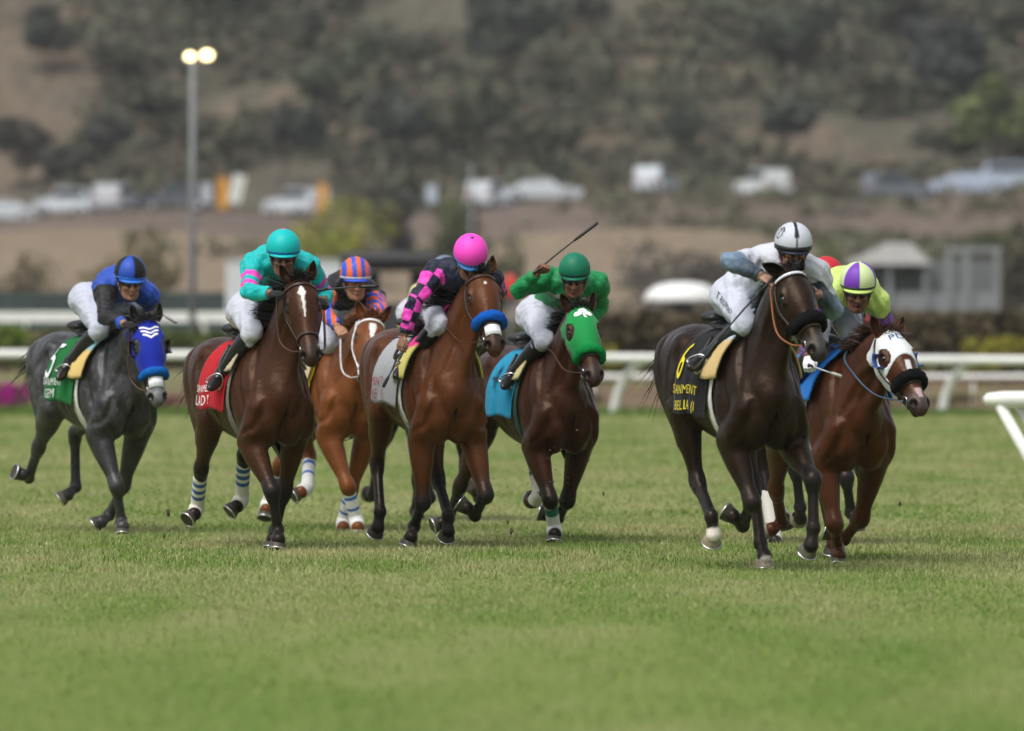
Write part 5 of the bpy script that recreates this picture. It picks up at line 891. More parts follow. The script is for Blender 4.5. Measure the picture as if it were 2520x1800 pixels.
    pd = st.get('pad')
    if pd:
        m = MB()
        for s in (-1, 1):
            G = sheet(.22, *st.get('padx', (.46, 1.25)), .026, s, nx=14, nv=20, flare=.015, wav=.003); C = np.zeros(G.shape); C[:, :int(20 * pd[2])] = pd[0]; C[:, int(20 * pd[2]):] = pd[1]
            if s > 0: G = G[:, ::-1]; C = C[:, ::-1]
            m.grid(G, C)
        o = addmb('saddle_pad', m, M_CLOTH); sm = o.modifiers.new('t', 'SOLIDIFY'); sm.thickness = .014; sm.offset = 1
    # girth
    m = MB()
    for x, wd, cc in ((.30, .10, st.get('girthc', (.62, .62, .58))),):
        th = np.linspace(0, 2 * math.pi, 60); A0, A1 = ring(x - wd / 2, th, .006), ring(x + wd / 2, th, .006); B0, B1 = ring(x - wd / 2, th, .014), ring(x + wd / 2, th, .014)
        m.grid(np.stack([A0, B0, B1, A1], 1), cc, closed=True)
    addmb('girth', m, M_CLOTH)
    # saddle
    sf_ = Field((-.36, -.3, 1.3), (.42, .3, 1.75), .010)
    sf_.tube([(-.19, 0, 1.60), (-.08, 0, 1.60)], [.15, .14], [.045, .04], k=.05); sf_.tube([(-.14, 0, 1.575), (.02, 0, 1.545), (.22, 0, 1.575), (.30, 0, 1.61)], [.13, .12, .085, .05], [.035, .03, .03, .03], k=0)
    for s in (-1, 1): sf_.tube([(.14, s * .09, 1.54), (.22, s * .21, 1.42), (.22, s * .262, 1.32)], [.10, .09, .06], [.02, .018, .015], up=(0, 1, 0), k=.03)
    Vs, Qs = sf_.nets(); add('saddle', Vs, Qs, M_LEATHER, (.012, .012, .013))
    H.rootmb = addmb
    return H
# ------------------------------------------------------------------ jockeys
M_SKIN = mk('skin', attr=True, rough=.5, spec=.35, var=.06, vscale=40, bump=(120, .05, .002))
M_SILK = mk('silks', attr=True, rough=.55, spec=.3, bump=(10, .5, .035, 1.4), sheen=.1)
M_BREECH = mk('breeches cloth', attr=True, rough=.6, spec=.3, bump=(9, .5, .03, 1.4))
M_BOOT = mk('polished boot', (.010, .010, .011), rough=.28, spec=.5, var=.2, bump=(14, .3, .012))
M_HELM = mk('helmet cover', attr=True, rough=.5, spec=.3, bump=(30, .1, .006))
M_RUBBER = mk('black rubber', (.012, .012, .013), rough=.4)
M_LENS = mk('goggle lens', attr=True, rough=.12, spec=.7)

def hand_field(f, wr, ha, pn, k=.008):
    """fist of four curled fingers and a thumb: ha knuckle centre, pn back-of-hand normal"""
    e = unit(ha - wr); pn = unit(pn - e * (e @ pn)); sd = np.cross(e, pn)
    f.tube([wr - e * .03, wr + e * .01, ha - e * .015, ha + e * .015], [.027, .028, .039, .040], [.022, .019, .016, .014], up=pn, k=.01)
    for i, (o, L) in enumerate(((-.030, .92), (-.010, 1.0), (.010, .96), (.029, .8))):
        b = ha + e * .012 + sd * o; q1 = b + (e * .030 - pn * .008) * L; q2 = q1 + (e * .004 - pn * .026) * L; q3 = q2 + (-e * .021 - pn * .004) * L
        f.tube([b, q1], [.0098, .0092], k=.006); f.tube([q1, q2], [.0092, .0084], k=.004); f.tube([q2, q3], [.0084, .0076], k=.004)
    b = ha - e * .032 - sd * .032 - pn * .006; q1 = b + e * .030 - sd * .012 - pn * .014; q2 = q1 + e * .024 + sd * .012 - pn * .012
    f.tube([b, q1], [.013, .0108], k=.010); f.tube([q1, q2], [.0105, .009], k=.004)

def build_jockey(H, S, st):
    J = {k: np.array(v) for k, v in S['J'].items()}; far = st.get('far')
    base = H.P(np.array([J['pelvis'][0], 0, min(J['toR'][2], J['toL'][2]) - .03]))
    cs, sn = math.cos(H.rz), math.sin(H.rz); wl = np.array([H.loc[0] + cs * base[0] - sn * base[1], H.loc[1] + sn * base[0] + cs * base[1], base[2]])
    root = empty('person', wl, H.rz, st['label'], 'jockey', 'jockeys riding the racehorses')
    P = lambda V: H.P(V) - base
    def add(nm, V, F, mat, col=None, parent=None, smooth=True, **kw): return obj(nm, npmesh(nm, P(np.asarray(V)), F, col, smooth), mat, parent or root, **kw)
    def addmb(nm, mb, mat, parent=None, **kw): return add(nm, np.array(mb.V), mb.F, mat, np.array(mb.C), parent, **kw)
    allp = np.array(list(J.values())); lo, hi = allp.min(0) - .2, allp.max(0) + .2
    h = .009 if far else .0072
    U = Field(lo, hi, h); Lw = U.copy(); Hd = U.copy(); lo_a = U
    pel, ch = J['pelvis'], J['chest']; sp = unit(ch - pel); lat = unit(J['shL'] - J['shR']); bk = unit(np.cross(sp, lat)); bk = bk if bk[2] > 0 else -bk
    nk0 = ch + sp * .07 + bk * .01
    arch = bk * .055
    U.tube([pel, pel + (ch - pel) * .3 + arch * .6, pel + (ch - pel) * .65 + arch, ch + arch * .5 - sp * .02, nk0], [.150, .130, .150, .165, .075], [.105, .100, .115, .118, .070], up=bk, k=0)
    arms = {}
    for s in 'RL':
        sh, el, ha = J['sh' + s], J['el' + s], J['ha' + s]; e = unit(ha - el); wr = ha - e * .075; arms[s] = (sh, el, wr, ha, e)
        U.tube([ch * .45 + sh * .55 + bk * .01, sh, sh + (el - sh) * .25], [.085, .074, .064], [.085, .074, .066], up=bk, k=.05)
        U.tube([sh, sh + (el - sh) * .5, el], [.064, .055, .046], k=.03); U.tube([el, el + (wr - el) * .35, wr], [.046, .047, .032], k=.012)
        hip, kn, an, to = J['hi' + s], J['kn' + s], J['an' + s], J['to' + s]
        Lw.tube([hip + sp * .02, hip + (kn - hip) * .35, hip + (kn - hip) * .75, kn], [.108, .092, .072, .060], k=.05); Lw.ell(kn, .060, k=.02)
        Lw.tube([kn, kn + (an - kn) * .4, an], [.060, .056, .042], k=.02)
    Lw.tube([J['hiR'] - sp * .05 + bk * .03, J['hiL'] - sp * .05 + bk * .03], [.115, .115], k=.06); Lw.tube([pel - sp * .02, pel + sp * .14], [.150, .128], [.105, .1], up=bk, k=.05)
    # head
    hc = J['head']; fa = R(st.get('face', 5)) - R(S['psi']); tl = R(st.get('tilt', 20)); c = np.array([math.cos(fa), math.sin(fa), 0]); up = np.array([0, 0, 1.])
    hf = c * math.cos(tl) - up * math.sin(tl); hu = c * math.sin(tl) + up * math.cos(tl); hl = np.cross(hu, hf); HM = np.array([hf, hl, hu])
    if st.get('roll'):
        r_ = R(st['roll']); hl, hu = hl * math.cos(r_) + hu * math.sin(r_), hu * math.cos(r_) - hl * math.sin(r_); HM = np.array([hf, hl, hu])
    q = lambda x, y, z: hc + hf * x + hl * y + hu * z
    Hd.tube([nk0 - sp * .04, nk0 + (q(-.03, 0, -.08) - nk0) * .5, q(-.025, 0, -.07)], [.064, .058, .060], k=0)
    Hd.ell(q(-.005, 0, -.01), (.095, .077, .10), HM, k=.02); Hd.ell(q(.03, 0, -.085), (.062, .063, .085), HM, k=.03)
    Hd.tube([q(-.02, .058, -.11), q(.05, .032, -.165), q(.05, -.032, -.165), q(-.02, -.058, -.11)], [.02, .018, .018, .02], k=.03)
    Hd.ell(q(.082, 0, -.168), (.016, .020, .017), HM, k=.02)                       # chin
    Hd.tube([q(.090, 0, -.055), q(.112, 0, -.098)], [.010, .014], k=.012); Hd.ell(q(.103, .013, -.102), .009, k=.008); Hd.ell(q(.103, -.013, -.102), .009, k=.008)
    for s in (-1, 1):
        Hd.ell(q(.068, s * .040, -.088), (.026, .022, .02), HM, k=.02); Hd.ell(q(.095, s * .031, -.058), (.018, .017, .013), HM, k=.01, cut=True)
        Hd.ell(q(-.015, s * .080, -.070), (.020, .010, .032), HM, k=.006)
    op = st.get('mouth', 0)
    Hd.ell(q(.094, 0, -.128), (.012, .024, .007), HM, k=.008); Hd.ell(q(.092, 0, -.143 - op * .5), (.011, .020, .007), HM, k=.008)
    Hd.tube([q(.107, -.020, -.1355 - op * .25), q(.112, 0, -.135 - op * .25), q(.107, .020, -.1355 - op * .25)], .0035 + op * .55, k=.004, cut=True)
    tot = np.minimum(np.minimum(U.F, Lw.F), Hd.F); V, Q = U.nets(tot)
    skin = np.array(st.get('skin', (.30, .15, .09))); col = np.tile(skin, (len(V), 1)); d = V - hc
    my = np.sqrt(((d @ hl) / .026) ** 2 + ((d @ hu + .1355 + op * .25) / (.007 + op * .8)) ** 2); col = mixc(col, skin * (.55, .32, .3), sstep(-my, -1.3, -.8) * (d @ hf > .06))
    col = mixc(col, skin * .55, sstep(-np.abs(d @ hu + .16), -.035, -.01) * (d @ hf > .03) * st.get('stubble', .4))
    Vs, Qs = [V], [Q]; cs_ = [col]
    # hands join the body mesh
    for s in 'RL':
        sh, el, wr, ha, e = arms[s]; hfld = Field(ha - .12, ha + .12, .0042); pn = np.array(st.get('pn' + s, (.2, -.35 if s == 'R' else .35, 1.)))
        hand_field(hfld, wr, ha, pn); V2, Q2 = hfld.nets()
        if st.get('glove') is not None:
            add('glove', V2, Q2, M_KNIT, st['glove'])
        else: Vs.append(V2); Qs.append(Q2 + sum(len(v) for v in Vs[:-1])); cs_.append(np.tile(skin, (len(V2), 1)))
    body = add('body', np.vstack(Vs), np.vstack(Qs), M_SKIN, np.vstack(cs_))
    # jacket
    X, Y, Z = U.pts(np.zeros(3, int), U.n); fold = .0042 * np.sin(36 * (X * .7 + Z) + 4 * np.sin(19 * Y + 8 * X)) + .0030 * np.sin(75 * (Z - X * .5 + .6 * Y) + 3 * np.sin(33 * X - 20 * Y))
    G = U.F - .010 + fold
    G = np.maximum(G, .055 - ((X - pel[0]) * sp[0] + (Y - pel[1]) * sp[1] + (Z - pel[2]) * sp[2]))
    for s in 'RL':
        ha = arms[s][3]; G = np.maximum(G, .082 - np.sqrt((X - ha[0]) ** 2 + (Y - ha[1]) ** 2 + (Z - ha[2]) ** 2))
    V, Q = U.nets(G.astype(np.float32)); da = {}
    for s in 'RL': da[s] = polyproj(V, arms[s][:3])
    dt, _ = polyproj(V, [pel, ch]); isR = (da['R'][0] < da['L'][0]); dd = np.where(isR, da['R'][0], da['L'][0]); par = np.where(isR, da['R'][1], da['L'][1])
    sleeve = (dd < .098) & (par > .06) & ((dd < dt) | (par > .3))
    col = st['silks'](V, sleeve, par, isR, dict(J=J, sp=sp, bk=bk, lat=lat, pel=pel, ch=ch, arms=arms))
    jk = add('jacket', V, Q, M_SILK, col)
    if st.get('chest_print'): st['chest_print'](lambda nm, mb: addmb(nm, mb, M_PRINT, parent=jk), U, dict(J=J, sp=sp, bk=bk, lat=lat, pel=pel, ch=ch))
    # breeches
    G = Lw.F - .007 + fold * .8
    for s in 'RL':
        kn, an = J['kn' + s], J['an' + s]; tmp = Field.__new__(Field); tmp.lo, tmp.h, tmp.n = U.lo, h, U.n; tmp.F = np.full(U.n, .5, np.float32)
        tmp.tube([kn + (an - kn) * .30, an + (an - kn) * .2], .075, k=0); G = np.maximum(G, -tmp.F)
    V, Q = U.nets(G.astype(np.float32)); br = add('breeches', V, Q, M_BREECH, st.get('breeches', (.50, .52, .60)))
    if st.get('leg_text'):
        kn, hp_ = J['knR'], J['hiR']; V2, F2 = text_mesh(st['leg_text'], .062); ax = unit(kn - hp_); side = np.array([.25, -1, .1]); side = unit(side - ax * (side @ ax)); upv = np.cross(side, ax); upv = upv if upv[2] > 0 else -upv
        pts = hp_ + (kn - hp_) * .42 + V2[:, :1] * ax * .95 + V2[:, 1:2] * upv + side * .12; g = pts.copy()
        for _ in range(10): g = Lw.snap(g, .012, 1)
        m = MB(); m.add(g, F2, (.01, .01, .02)); addmb('leg_lettering', m, M_PRINT, parent=br, smooth=False)
    if st.get('knee_band'):
        kn, hp_ = J['knL'], J['hiL']; ax = unit(kn - hp_); u_ = unit(np.cross(ax, [0, 0, 1])); v_ = np.cross(ax, u_); m = MB(); m.tube([kn - ax * .06 + (u_ * math.cos(b) + v_ * math.sin(b)) * .079 for b in np.linspace(0, 2 * math.pi, 25)], .012, st['knee_band'], n=6); addmb('knee_band', m, M_KNIT)
    # boots
    for s in 'RL':
        kn, an, to = J['kn' + s], J['an' + s], J['to' + s]; bf = Field(np.minimum(np.minimum(kn, an), to) - .12, np.maximum(np.maximum(kn, an), to) + .12, .008); sh = an - kn; fo = unit(to - an); dn = unit(unit(sh) - fo * (unit(sh) @ fo))
        bf.tube([kn + sh * .20, kn + sh * .45, kn + sh * .8, an], [.068, .066, .050, .046], k=0); heel = an + dn * .045 - fo * .035
        bf.tube([an, an + dn * .035 + fo * .05, an + dn * .050 + fo * .13, an + dn * .052 + fo * .17], [.044, .040, .040, .026], [.05, .040, .028, .02], up=dn, k=.03)
        bf.ell(heel, (.034, .034, .034), k=.03); bf.tube([heel + dn * .025, heel + dn * .035], [.026, .026], k=.006)
        V, Q = bf.nets(); b_ = add('boot', V, Q, M_BOOT)
        m = MB(); m.tube([kn + sh * .20 + (np.cross(unit(sh), [1, 0, 0]) * math.cos(t) + np.cross(unit(sh), np.cross(unit(sh), [1, 0, 0])) * math.sin(t)) * .071 for t in np.linspace(0, 6.28, 20)], .006, st.get('cuffc', (.02, .02, .02)), n=5); addmb('boot_cuff', m, M_BOOT, parent=b_)
        # stirrup iron hangs from the saddle: part of the horse's tack
        c0 = an + dn * .078 + fo * .085; u_ = unit(np.cross(fo, dn)); m = MB()
        m.tube([c0 - u_ * .055, c0 + u_ * .055], .009, n=6); m.tube([c0 + u_ * .055 * math.cos(t) - dn * .115 * math.sin(t) for t in np.linspace(0, math.pi, 13)], .006, n=6)
        H.rootmb('stirrup', m, M_STEEL)
        sd = -1 if s == 'R' else 1; m = MB(); m.tube(cat([c0 - dn * .115, np.array([c0[0] * .4 + .12, sd * .285, 1.38]), np.array([.16, sd * .20, 1.50])], 5), .011, (.015, .012, .01), n=6, flat=.35); H.rootmb('stirrup_leather', m, M_LEATHER)
    # helmet
    m = MB(); nu, nv = 64, 22; hcv = q(-.008, 0, .012); G = []; C = []
    hr = np.array([.126, .110, .116]) * st.get('hscale', 1)
    for i in range(nv + 1):
        t = (math.pi * .5 + .32) * i / nv; row = []; cr = []
        for j in range(nu):
            az_ = 2 * math.pi * j / nu; v = np.array([math.sin(t) * math.cos(az_), math.sin(t) * math.sin(az_), math.cos(t)]); 
            fl = 1 + .0 * t; row.append(hcv + (v * hr * fl) @ HM); cr.append(st['helmet'](az_, t, v))
        G.append(row); C.append(cr)
    m.grid(np.array(G), np.array(C), closed=True); he = addmb('helmet', m, M_HELM)
    sm = he.modifiers.new('t', 'SOLIDIFY'); sm.thickness = .008; sm.offset = -1
    m = MB(); zb = -math.sin(.2); rr_ = math.cos(.2) * 1.015
    m.tube([hcv + (np.array([math.cos(b) * rr_, math.sin(b) * rr_, zb]) * hr) @ HM for b in np.linspace(0, 2 * math.pi, 49)], .009, st.get('bandc', (.02, .1, .45)), n=6, flat=1.5, up=hu); addmb('helmet_band', m, M_KNIT, parent=he)
    m = MB(); G = []       # peak
    for b in np.linspace(-1.05, 1.05, 17):
        e_ = np.array([math.cos(b), math.sin(b), 0]); k0 = np.array([math.cos(b) * .97, math.sin(b) * .97, -.28]) * hr; G.append([hcv + k0 @ HM, hcv + (k0 + e_ * .022 * math.cos(b * 1.35) + np.array([0, 0, -.008])) @ HM, hcv + (k0 + e_ * .034 * math.cos(b * 1.35) + np.array([0, 0, -.016])) @ HM])
    m.grid(np.array(G), st.get('peakc', st.get('bandc', (.02, .1, .45)))); o = addmb('helmet_peak', m, M_HELM, parent=he); sm = o.modifiers.new('t', 'SOLIDIFY'); sm.thickness = .006
    if st.get('button') is not None: m = MB(); m.sphere(hcv + hu * hr[2] * 1.0, (.018, .018, .010), st['button'], M=HM.T); addmb('helmet_button', m, M_KNIT, parent=he)
    if far: return root
    if st.get('helmet_goggles'):
        m = MB(); m.grid(np.array([[hcv + (np.array([math.cos(b), math.sin(b), 0]) * hr * (1.0 + o_) + np.array([0, 0, z_])) @ HM for z_, o_ in ((-.038, .02), (-.038, .075), (-.008, .085), (-.008, .02))] for b in np.linspace(-1.75, 1.75, 33)]), (.010, .010, .012), closed=True); addmb('goggles', m, M_RUBBER, parent=he)
    # goggles over the eyes: two bulged lenses in a frame, strap round the helmet
    lc = st.get('lens', (.015, .010, .012)); m = MB(); fr_ = MB()
    for s in (-1, 1):
        G = []; C = []
        for i in range(7):
            r_ = i / 6; G.append([q(.094 + .018 * (1 - r_ * r_) - .030 * ((s * .034 + s * r_ * .034 * math.cos(t)) / .07) ** 2 * 1.2, s * .035 + s * r_ * .033 * math.cos(t), -.060 + r_ * .023 * math.sin(t)) for t in np.linspace(0, 2 * math.pi, 18, endpoint=False)])
        m.grid(np.array(G), lc, closed=True); fr_.tube(G[-1] + [G[-1][0]], .0055, (.012, .012, .013), n=5)
        fr_.tube([q(.070, s * .066, -.06), q(.02, s * .088, -.055), q(-.05, s * .090, -.04)], .009, (.012, .012, .013), n=5, flat=.5)
        fr_.tube([q(.0, s * .083, -.05), q(.03, s * .062, -.14), q(.045, s * .02, -.188)], .006, (.015, .014, .014), n=5)
    gg = addmb('goggles', m, M_LENS); addmb('goggle_frame', fr_, M_RUBBER, parent=gg)
    return root

def reins(H, S, col, side_col=None):
    f = H.f; m = MB()
    for s in 'RL':
        ha = np.array(S['J']['ha' + ('L' if H.st.get('onehand') else s)]); b = H.bit[s]; sd = -1 if s == 'R' else 1
        mid = (b + ha) / 2 + np.array([-.05, sd * .05, -.10]); 
        if H.st.get('onehand') and s == 'R':
            k1, k2 = H.neck[2] * .6 + H.neck[1] * .4, H.neck[1]; side_ = f.snap((k1 + np.array([0, -.13, 0]) - H.crest * .03)[None], .014, 10)[0]; top_ = f.snap((k2 + np.array([0, -.05, 0]) + H.crest * .19)[None], .014, 10)[0]; pts = cat([b, b * .5 + side_ * .5 + np.array([0, -.02, -.05]), side_, top_, ha], 8)
        else: pts = cat([b, b * .6 + mid * .4 + np.array([0, sd * .02, -.03]), mid, ha], 8)
        inside = f.samp(pts) < .012
        pts[inside] = f.snap(pts[inside], .014, 8); m.tube(pts, .0085, col, n=6, flat=.5)
    H.rootmb('reins', m, M_LEATHER)

def whip(H, S, cols, label, thick=1.0):
    p = [np.array(x) for x in S['whip']]; base = H.P(p[0]); cs, sn = math.cos(H.rz), math.sin(H.rz)
    r = empty('riding_whip', (H.loc[0] + cs * base[0] - sn * base[1], H.loc[1] + sn * base[0] + cs * base[1], base[2]), H.rz, label, 'whip', 'whips carried by the jockeys')
    c = cat(p, 10); k = len(c); m = MB(); m.tube(c[:5], np.array([.013, .011, .010, .010, .009]) * thick, cols[0], n=8); obj('handle', npmesh('handle', H.P(np.array(m.V)) - base, m.F, np.array(m.C)), M_LEATHER, r)
    m = MB(); m.tube(c[4:-6], np.linspace(.007, .005, k - 10) * thick, cols[1], n=8); obj('shaft', npmesh('shaft', H.P(np.array(m.V)) - base, m.F, np.array(m.C)), M_LEATHER, r)
    m = MB(); m.tube(c[-7:], np.array([.007, .011, .012, .012, .012, .012, .010]) * thick, cols[2], n=8); obj('flap', npmesh('flap', H.P(np.array(m.V)) - base, m.F, np.array(m.C)), M_LEATHER, r)
    return r
# ------------------------------------------------------------------ the nine runners
A = np.array
TQ, PK, NV, BL, BK, WH, GN, LM, PU, OR = A([.0, .42, .42]), A([.80, .06, .48]), A([.010, .012, .035]), A([.018, .07, .42]), A([.010, .010, .012]), A([.56, .58, .65]), A([.005, .22, .06]), A([.50, .66, .17]), A([.17, .045, .42]), A([.75, .13, .02])
def paint(V, base): return np.tile(A(base, float), (len(V), 1))
def silks_grey(V, sl, par, isR, B):
    c = paint(V, BL * .95); c[sl] = BK; c[sl & (par > 1.80)] = BL; return c
def silks_turq(V, sl, par, isR, B):
    c = paint(V, TQ); 
    for a_, b_ in ((.45, .62), (.76, .92)): c[sl & (par > a_) & (par < b_)] = PK
    return c
def silks_orange(V, sl, par, isR, B):
    c = paint(V, BK); d = V - B['ch']; k = np.floor((np.arctan2(d @ B['lat'] * 1.0, d @ B['sp']) * 6 + V[:, 1] * 14)).astype(int) % 2
    sl = sl & (par > .3); c[sl] = A([.03, .09, .55]); c[sl & (k == 0)] = OR; return c
def silks_pink(V, sl, par, isR, B):
    c = paint(V, NV)
    for s, m in (('R', isR), ('L', ~isR)):
        sh, el, wr = B['arms'][s][:3]; ax = np.where((par < 1)[:, None], unit(el - sh), unit(wr - el)); ref = B['bk']; u = ref - ax * (ax @ ref)[:, None]; v = np.cross(ax, u); rel = V - np.where((par < 1)[:, None], sh, el)
        an = np.arctan2((rel * u).sum(1), (rel * v).sum(1)); ch = (np.floor(an / (math.pi / 2) + .25) + np.floor(par * 2.9 + .3)) % 2
        mm = sl & m & (par < 1.86); c[mm & (ch < .5)] = PK
        c[sl & m & (par > 1.72) & (par < 1.86)] = PK
    return c
def silks_green(V, sl, par, isR, B): return paint(V, GN)
def silks_leader(V, sl, par, isR, B):
    c = paint(V, WH * .95); t = sstep(par, .62, .70)[:, None] * sl[:, None]; g = A([.16, .24, .34]) * (1 - sstep(par, .9, 1.7)[:, None] * .75); return c * (1 - t) + g * t
def silks_mask(V, sl, par, isR, B):
    c = paint(V, LM); c[sl & (par > .2)] = PU; return c
def silks_red(V, sl, par, isR, B): return paint(V, (.30, .02, .03))
def silks_hidden(V, sl, par, isR, B):
    c = paint(V, (.42, .42, .20)); c[sl & (par > 1.2)] = (.02, .035, .07); return c
def quarters(c1, c2, off=0, n=4, rim=None):
    def f(az, t, v): return (c1 if int((az + off) / (2 * math.pi / n)) % 2 == 0 else c2) if not (rim is not None and t > 1.72) else rim
    return f
def plain(c, top=None): return lambda az, t, v: c
def stripes(c1, c2, w=.032): return lambda az, t, v: c1 if int((v[1] * .112 + 1) / w) % 2 == 0 else c2
def crossband(az, t, v):
    y = abs(v[1]) * .112
    if v[0] > -.3 and y < .010: return BK
    if v[0] > -.3 and y < .018: return WH
    d = math.hypot((v[1] + .80) * 1.1, v[2] - .38, ) if v[0] > -.35 else 9
    dd = math.hypot(v[0] - .25, v[2] - .52) if v[1] < 0 else 9
    if .20 < dd < .27 or (abs(v[0] - .25) < .05 and dd < .16): return BK
    return WH * .92

def chest_clover(addp, U, B):
    m = MB(); c0 = B['ch'] - B['sp'] * .02 - B['bk'] * .2; lt = B['lat']; u = unit(B['sp'] * .5 + A([.5, 0, .3]))
    for s in (-.11, .10):
        for (x, y) in ((0, .038), (-.036, 0), (.036, 0)):
            ring = A([c0 + lt * (s + x + .032 * math.cos(b)) + A([.05, 0, 0]) + A([0, 0, 1.]) * (y + .032 * math.sin(b) + .06) for b in np.linspace(0, 2 * math.pi, 14, endpoint=False)])
            g = ring.copy()
            for _ in range(30): g = U.snap(g, .016, 1)
            m.add(g, [list(range(14))], (.75, .78, .75))
    addp('clover_print', m)

BAY_DK = (.011, .010, .010)
LT = lambda k: A(k, float)
HST = {
 'grey': dict(lum=.54, label='dark grey dapple horse in a blue blinker hood and green number 5 cloth', coat=(.048, .047, .050), dapple=True, dark=(.03, .029, .03), muzzle=(.15, .15, .155), hood=((.007, .022, .31), 'full'), emblem='chevrons', cups=True, cupc=(.012, .012, .014), roll=((.01, .13, .50), .385, .030), white_nose=True, mane=(.03, .028, .028),
   cloth=dict(c=(.006, .13, .03), text=[('5', .09, .17, .42, (.75, .76, .80), .75), ('SANMENT', .22, .115, .080, (.7, .72, .72), 1.05), ('GEM', .17, .025, .095, (.7, .72, .72), 1.0)]), pad=((.22, .40, .43), (.62, .45, .16), .55), ears=((-.8, .35, .25), (-.8, .3, .25)), hoofcol={'LH': (.16, .14, .10)}),
 'turquoise': dict(padx=(.40, 1.33), maneL=1.5, maneflow=(-.3, -.8, -.1), label='bay horse with a long white blaze point and red saddle cloth', coat=(.100, .033, .0125), dark=BAY_DK, muzzle=(.03, .022, .02), marks=[(.075, .125, .004, .024, (.7, .68, .66)), (.125, .155, .024, .010, (.7, .68, .66)), (.155, .30, .010, .003, (.7, .68, .66))],
   wraps={'RH': (( .68, .66, .58), [(.06, .11, (.04, .12, .35)), (.16, .21, (.04, .12, .35)), (.26, .31, (.04, .12, .35))]), 'LH': ((.68, .66, .58), [(.04, .09, (.04, .12, .35)), (.13, .18, (.04, .12, .35)), (.22, .27, (.04, .12, .35))])},
   cloth=dict(c=(.42, .008, .016), text=[('SANMENT', .21, .115, .072, (.75, .75, .75), 1.0), ('LADY', .18, .025, .098, (.75, .75, .75), 1.25)]), pad=((.45, .38, .26), (.45, .38, .26), .5), girthc=(.16, .155, .13)),
 'orange': dict(label='light chestnut horse with white bridle and white leg bandages', coat=(.36, .115, .030), muzzle=(.12, .05, .03), marks=[(.09, .13, .020, .022, (.7, .68, .66)), (.13, .26, .020, .006, (.7, .68, .66))], bridle=(.72, .72, .74), nosebandc=(.72, .72, .74), mane=(.16, .055, .02), tailc=(.14, .05, .02), maneside=-1,
   wraps={k: ((.68, .68, .66), [(.05, .10, (.05, .14, .45)), (.25, .30, (.05, .14, .45))]) for k in ('RF', 'LF', 'RH', 'LH')}, cloth=dict(c=(.62, .50, .01), x1=.44, zb=.98), pad=((.5, .42, .25), (.5, .42, .25), .5), girthc=(.02, .02, .02), hoofcol={'RF': (.2, .17, .13)}, ears=((-.85, .4, .5), (-.85, .4, .45))),
 'pink': dict(onehand=True, maneL=2.1, maneflow=(-.25, -1.0, -.05), label='bright bay horse with a blue nose roll and silver saddle cloth', coat=(.19, .060, .018), dark=BAY_DK, muzzle=(.022, .018, .018), marks=[(.105, .125, .007, .009, (.7, .68, .66))], roll=((.01, .11, .52), .365, .034), white_nose=True,
   cloth=dict(c=(.36, .37, .39), text=[('MENT', .18, .125, .080, (.30, .02, .05), 1.3), ('IRE (I', .20, .030, .098, (.30, .02, .05), 1.3)]), pad=((.72, .04, .24), (.60, .55, .16), .55), ears=((-.9, .25, .2), (-.9, .2, .25))),
 'green': dict(padx=(.40, 1.33), onehand=True, label='dark bay horse in a green hood with a white clover', coat=(.090, .030, .0145), dark=BAY_DK, muzzle=(.03, .025, .025), hood=((.008, .24, .055), 'full'), emblem='clover', cups=False, roll=((.008, .24, .055), .375, .033),
   wraps={'RF': ((.68, .68, .66), [(.02, .16, (.02, .16, .12)), (.5, .58, (.02, .16, .12))]), 'LH': ((.62, .60, .55), [(.02, .10, (.02, .10, .08)), (.2, .26, (.02, .10, .08))])}, cloth=dict(c=(.012, .23, .40), text=[('4', .20, .20, .26, (.02, .05, .07), 1.0)]), pad=((.50, .44, .22), (.50, .44, .22), .5), girthc=(.02, .07, .05), ears=((-.75, .5, .45), (-.85, .4, .35))),
 'leader': dict(lum=.31, maneL=.6, forelock=50, tail=(-.5, -.10, -.65), tailn=70, label='dark brown leading horse with black fleece noseband and black number 6 cloth', coat=(.038, .0180, .0100), dark=BAY_DK, muzzle=(.05, .05, .053), roll=((.010, .010, .011), .365, .036), browband=True, socks={'RH': 1.98 + .3, 'LH': 2.62},
   cloth=dict(zb=1.0, c=(.010, .010, .012), text=[('6', .10, .22, .36, (.75, .62, .02), .62), ('SANMENT', .26, .125, .082, (.72, .60, .05), 1.15), ('BELLA (I', .28, .025, .085, (.72, .60, .05), 1.15)]), pad=((.42, .52, .68), (.55, .40, .18), .52), hoofcol={'RH': (.24, .20, .14), 'LH': (.24, .20, .14), 'LF': (.09, .085, .06)}, ears=((-.35, .35, .95), (-.8, .35, .05)), white_nose=False),
 'mask': dict(onehand=True, label='chestnut horse in a white blinker mask with black fleece noseband', coat=(.140, .044, .015), muzzle=(.06, .058, .06), marks=[(.26, .36, .016, .014, (.7, .68, .68)), (.46, .53, .020, .012, (.46, .32, .33))], hood=((.66, .69, .70), 'mask'), emblem='letters', cups=True, cupc=(.03, .08, .28), roll=((.010, .010, .011), .375, .036), mane=(.05, .018, .01), tailc=(.06, .02, .01),
   cloth=dict(c=(.02, .16, .55)), pad=((.02, .16, .55), (.02, .16, .55), .5), ears=((-.75, .55, .35), (-.85, .3, .45)), hoofcol={'RH': (.2, .17, .12)}),
 'red': dict(label='near black horse hidden behind the leading pair, white hind bandages showing', far=True, coat=(.03, .022, .018), dark=(.014, .014, .016), cloth=dict(c=(.2, .2, .2)), wraps={'RH': ((.62, .60, .56), []), 'LH': ((.62, .60, .56), [])}, hoofcol={'RF': (.2, .18, .12)}),
 'hidden': dict(label='dark brown horse hidden behind the blue nose roll horse, only tail and hooves showing', far=True, coat=(.03, .018, .013), dark=BAY_DK, cloth=dict(c=(.3, .3, .3)), tail=(-.2, .55, -.45)),
}
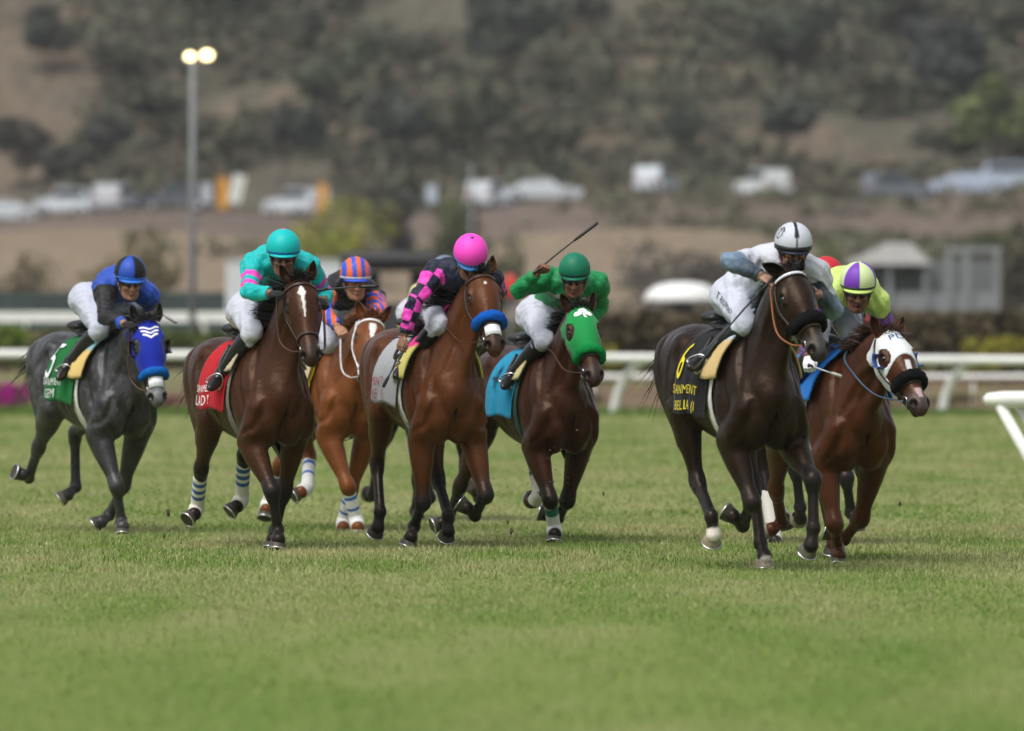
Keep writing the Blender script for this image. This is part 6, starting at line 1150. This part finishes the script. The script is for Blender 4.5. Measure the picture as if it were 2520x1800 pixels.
JST = {
 'grey': dict(label='jockey in blue silks with black sleeves and blue and black quartered helmet', silks=silks_grey, helmet=quarters(BL, BK, off=1.0, n=6), bandc=(.03, .16, .62), face=14, tilt=8, glove=(.012, .012, .013), skin=(.33, .17, .11), breeches=(.46, .49, .58)),
 'turquoise': dict(label='jockey in turquoise silks with pink sleeve hoops and plain turquoise helmet', silks=silks_turq, helmet=plain(TQ * 1.05), bandc=(.01, .11, .36), peakc=TQ, button=PK, face=4, tilt=8, glove=(.014, .013, .014), skin=(.20, .10, .06), lens=(.06, .012, .018)),
 'orange': dict(label='jockey in black vest with orange and blue striped sleeves and striped helmet', silks=silks_orange, helmet=stripes(A([.03, .09, .55]), OR), bandc=(.62, .64, .68), peakc=(.03, .09, .55), face=8, tilt=6, skin=(.34, .17, .10), lens=(.30, .07, .01)),
 'pink': dict(label='jockey in navy silks with pink checked sleeves, head down in pink helmet', silks=silks_pink, helmet=plain(PK * 1.08), bandc=(.04, .18, .48), button=NV, face=8, tilt=34, skin=(.30, .15, .10)),
 'green': dict(label='jockey in green silks raising a whip overhead', silks=silks_green, helmet=plain(A([.004, .16, .085])), bandc=(.004, .035, .04), peakc=(.004, .13, .07), face=-3, tilt=12, skin=(.22, .10, .06), hscale=.95, chest_print=chest_clover, pnR=(0, .3, 1.)),
 'leader': dict(label='jockey in white silks with grey undersleeves and white helmet crossed by a black stripe', silks=silks_leader, helmet=crossband, bandc=(.62, .64, .70), peakc=(.012, .014, .03), face=8, tilt=8, skin=(.36, .20, .14), helmet_goggles=True, lens=(.25, .07, .01), leg_text='T RISPOLI', breeches=(.50, .53, .63), pnR=(.5, -.2, 1.)),
 'mask': dict(label='jockey in lime silks with purple sleeves, mouth open shouting', silks=silks_mask, helmet=quarters(A([.56, .68, .34]), PU, off=6.2, n=6), bandc=(.05, .06, .05), peakc=LM, button=LM, face=0, tilt=8, skin=(.17, .075, .045), mouth=.024, glove=(.66, .66, .68), knee_band=(.05, .22, .45)),
 'red': dict(label='jockey in red helmet mostly hidden between the two front riders', far=True, silks=silks_red, helmet=plain(A([.48, .02, .03])), bandc=(.30, .02, .03), face=5, tilt=20),
 'hidden': dict(label='jockey in grey blue helmet hidden behind the navy and pink rider', far=True, silks=silks_hidden, helmet=plain(A([.14, .19, .25])), bandc=(.10, .13, .18), face=5, tilt=20),
}
ONLY = globals().get('ONLY_RUNNERS')
REINC = {'leader': (.28, .10, .03), 'orange': (.6, .6, .62), 'mask': (.05, .10, .16)}
for key in FIT:
    if ONLY and key not in ONLY: continue
    S = FIT[key]; H = build_horse(key, S, HST[key]); build_jockey(H, S, JST[key])
    reins(H, S, REINC.get(key, (.06, .025, .012)))
    if 'whip' in S:
        cw = {'grey': ((.02, .02, .02), (.3, .27, .2), (.45, .44, .40)), 'mask': ((.04, .02, .02), (.5, .55, .62), (.42, .42, .38)), 'pink': ((.02, .02, .02), (.03, .05, .12), (.02, .02, .02))}.get(key, ((.012, .012, .012), (.015, .015, .015), (.012, .012, .012)))
        whip(H, S, cw, {'grey': 'short curved pale riding whip above the blue hooded grey horse', 'turquoise': 'black riding whip held level beside the turquoise jockey', 'pink': 'riding whip pointing down from the navy and pink jockey hand', 'green': 'black riding whip raised high by the green jockey', 'leader': 'long black riding whip slanting down along the white jockey leg', 'mask': 'silver riding whip held low in a white glove'}[key])
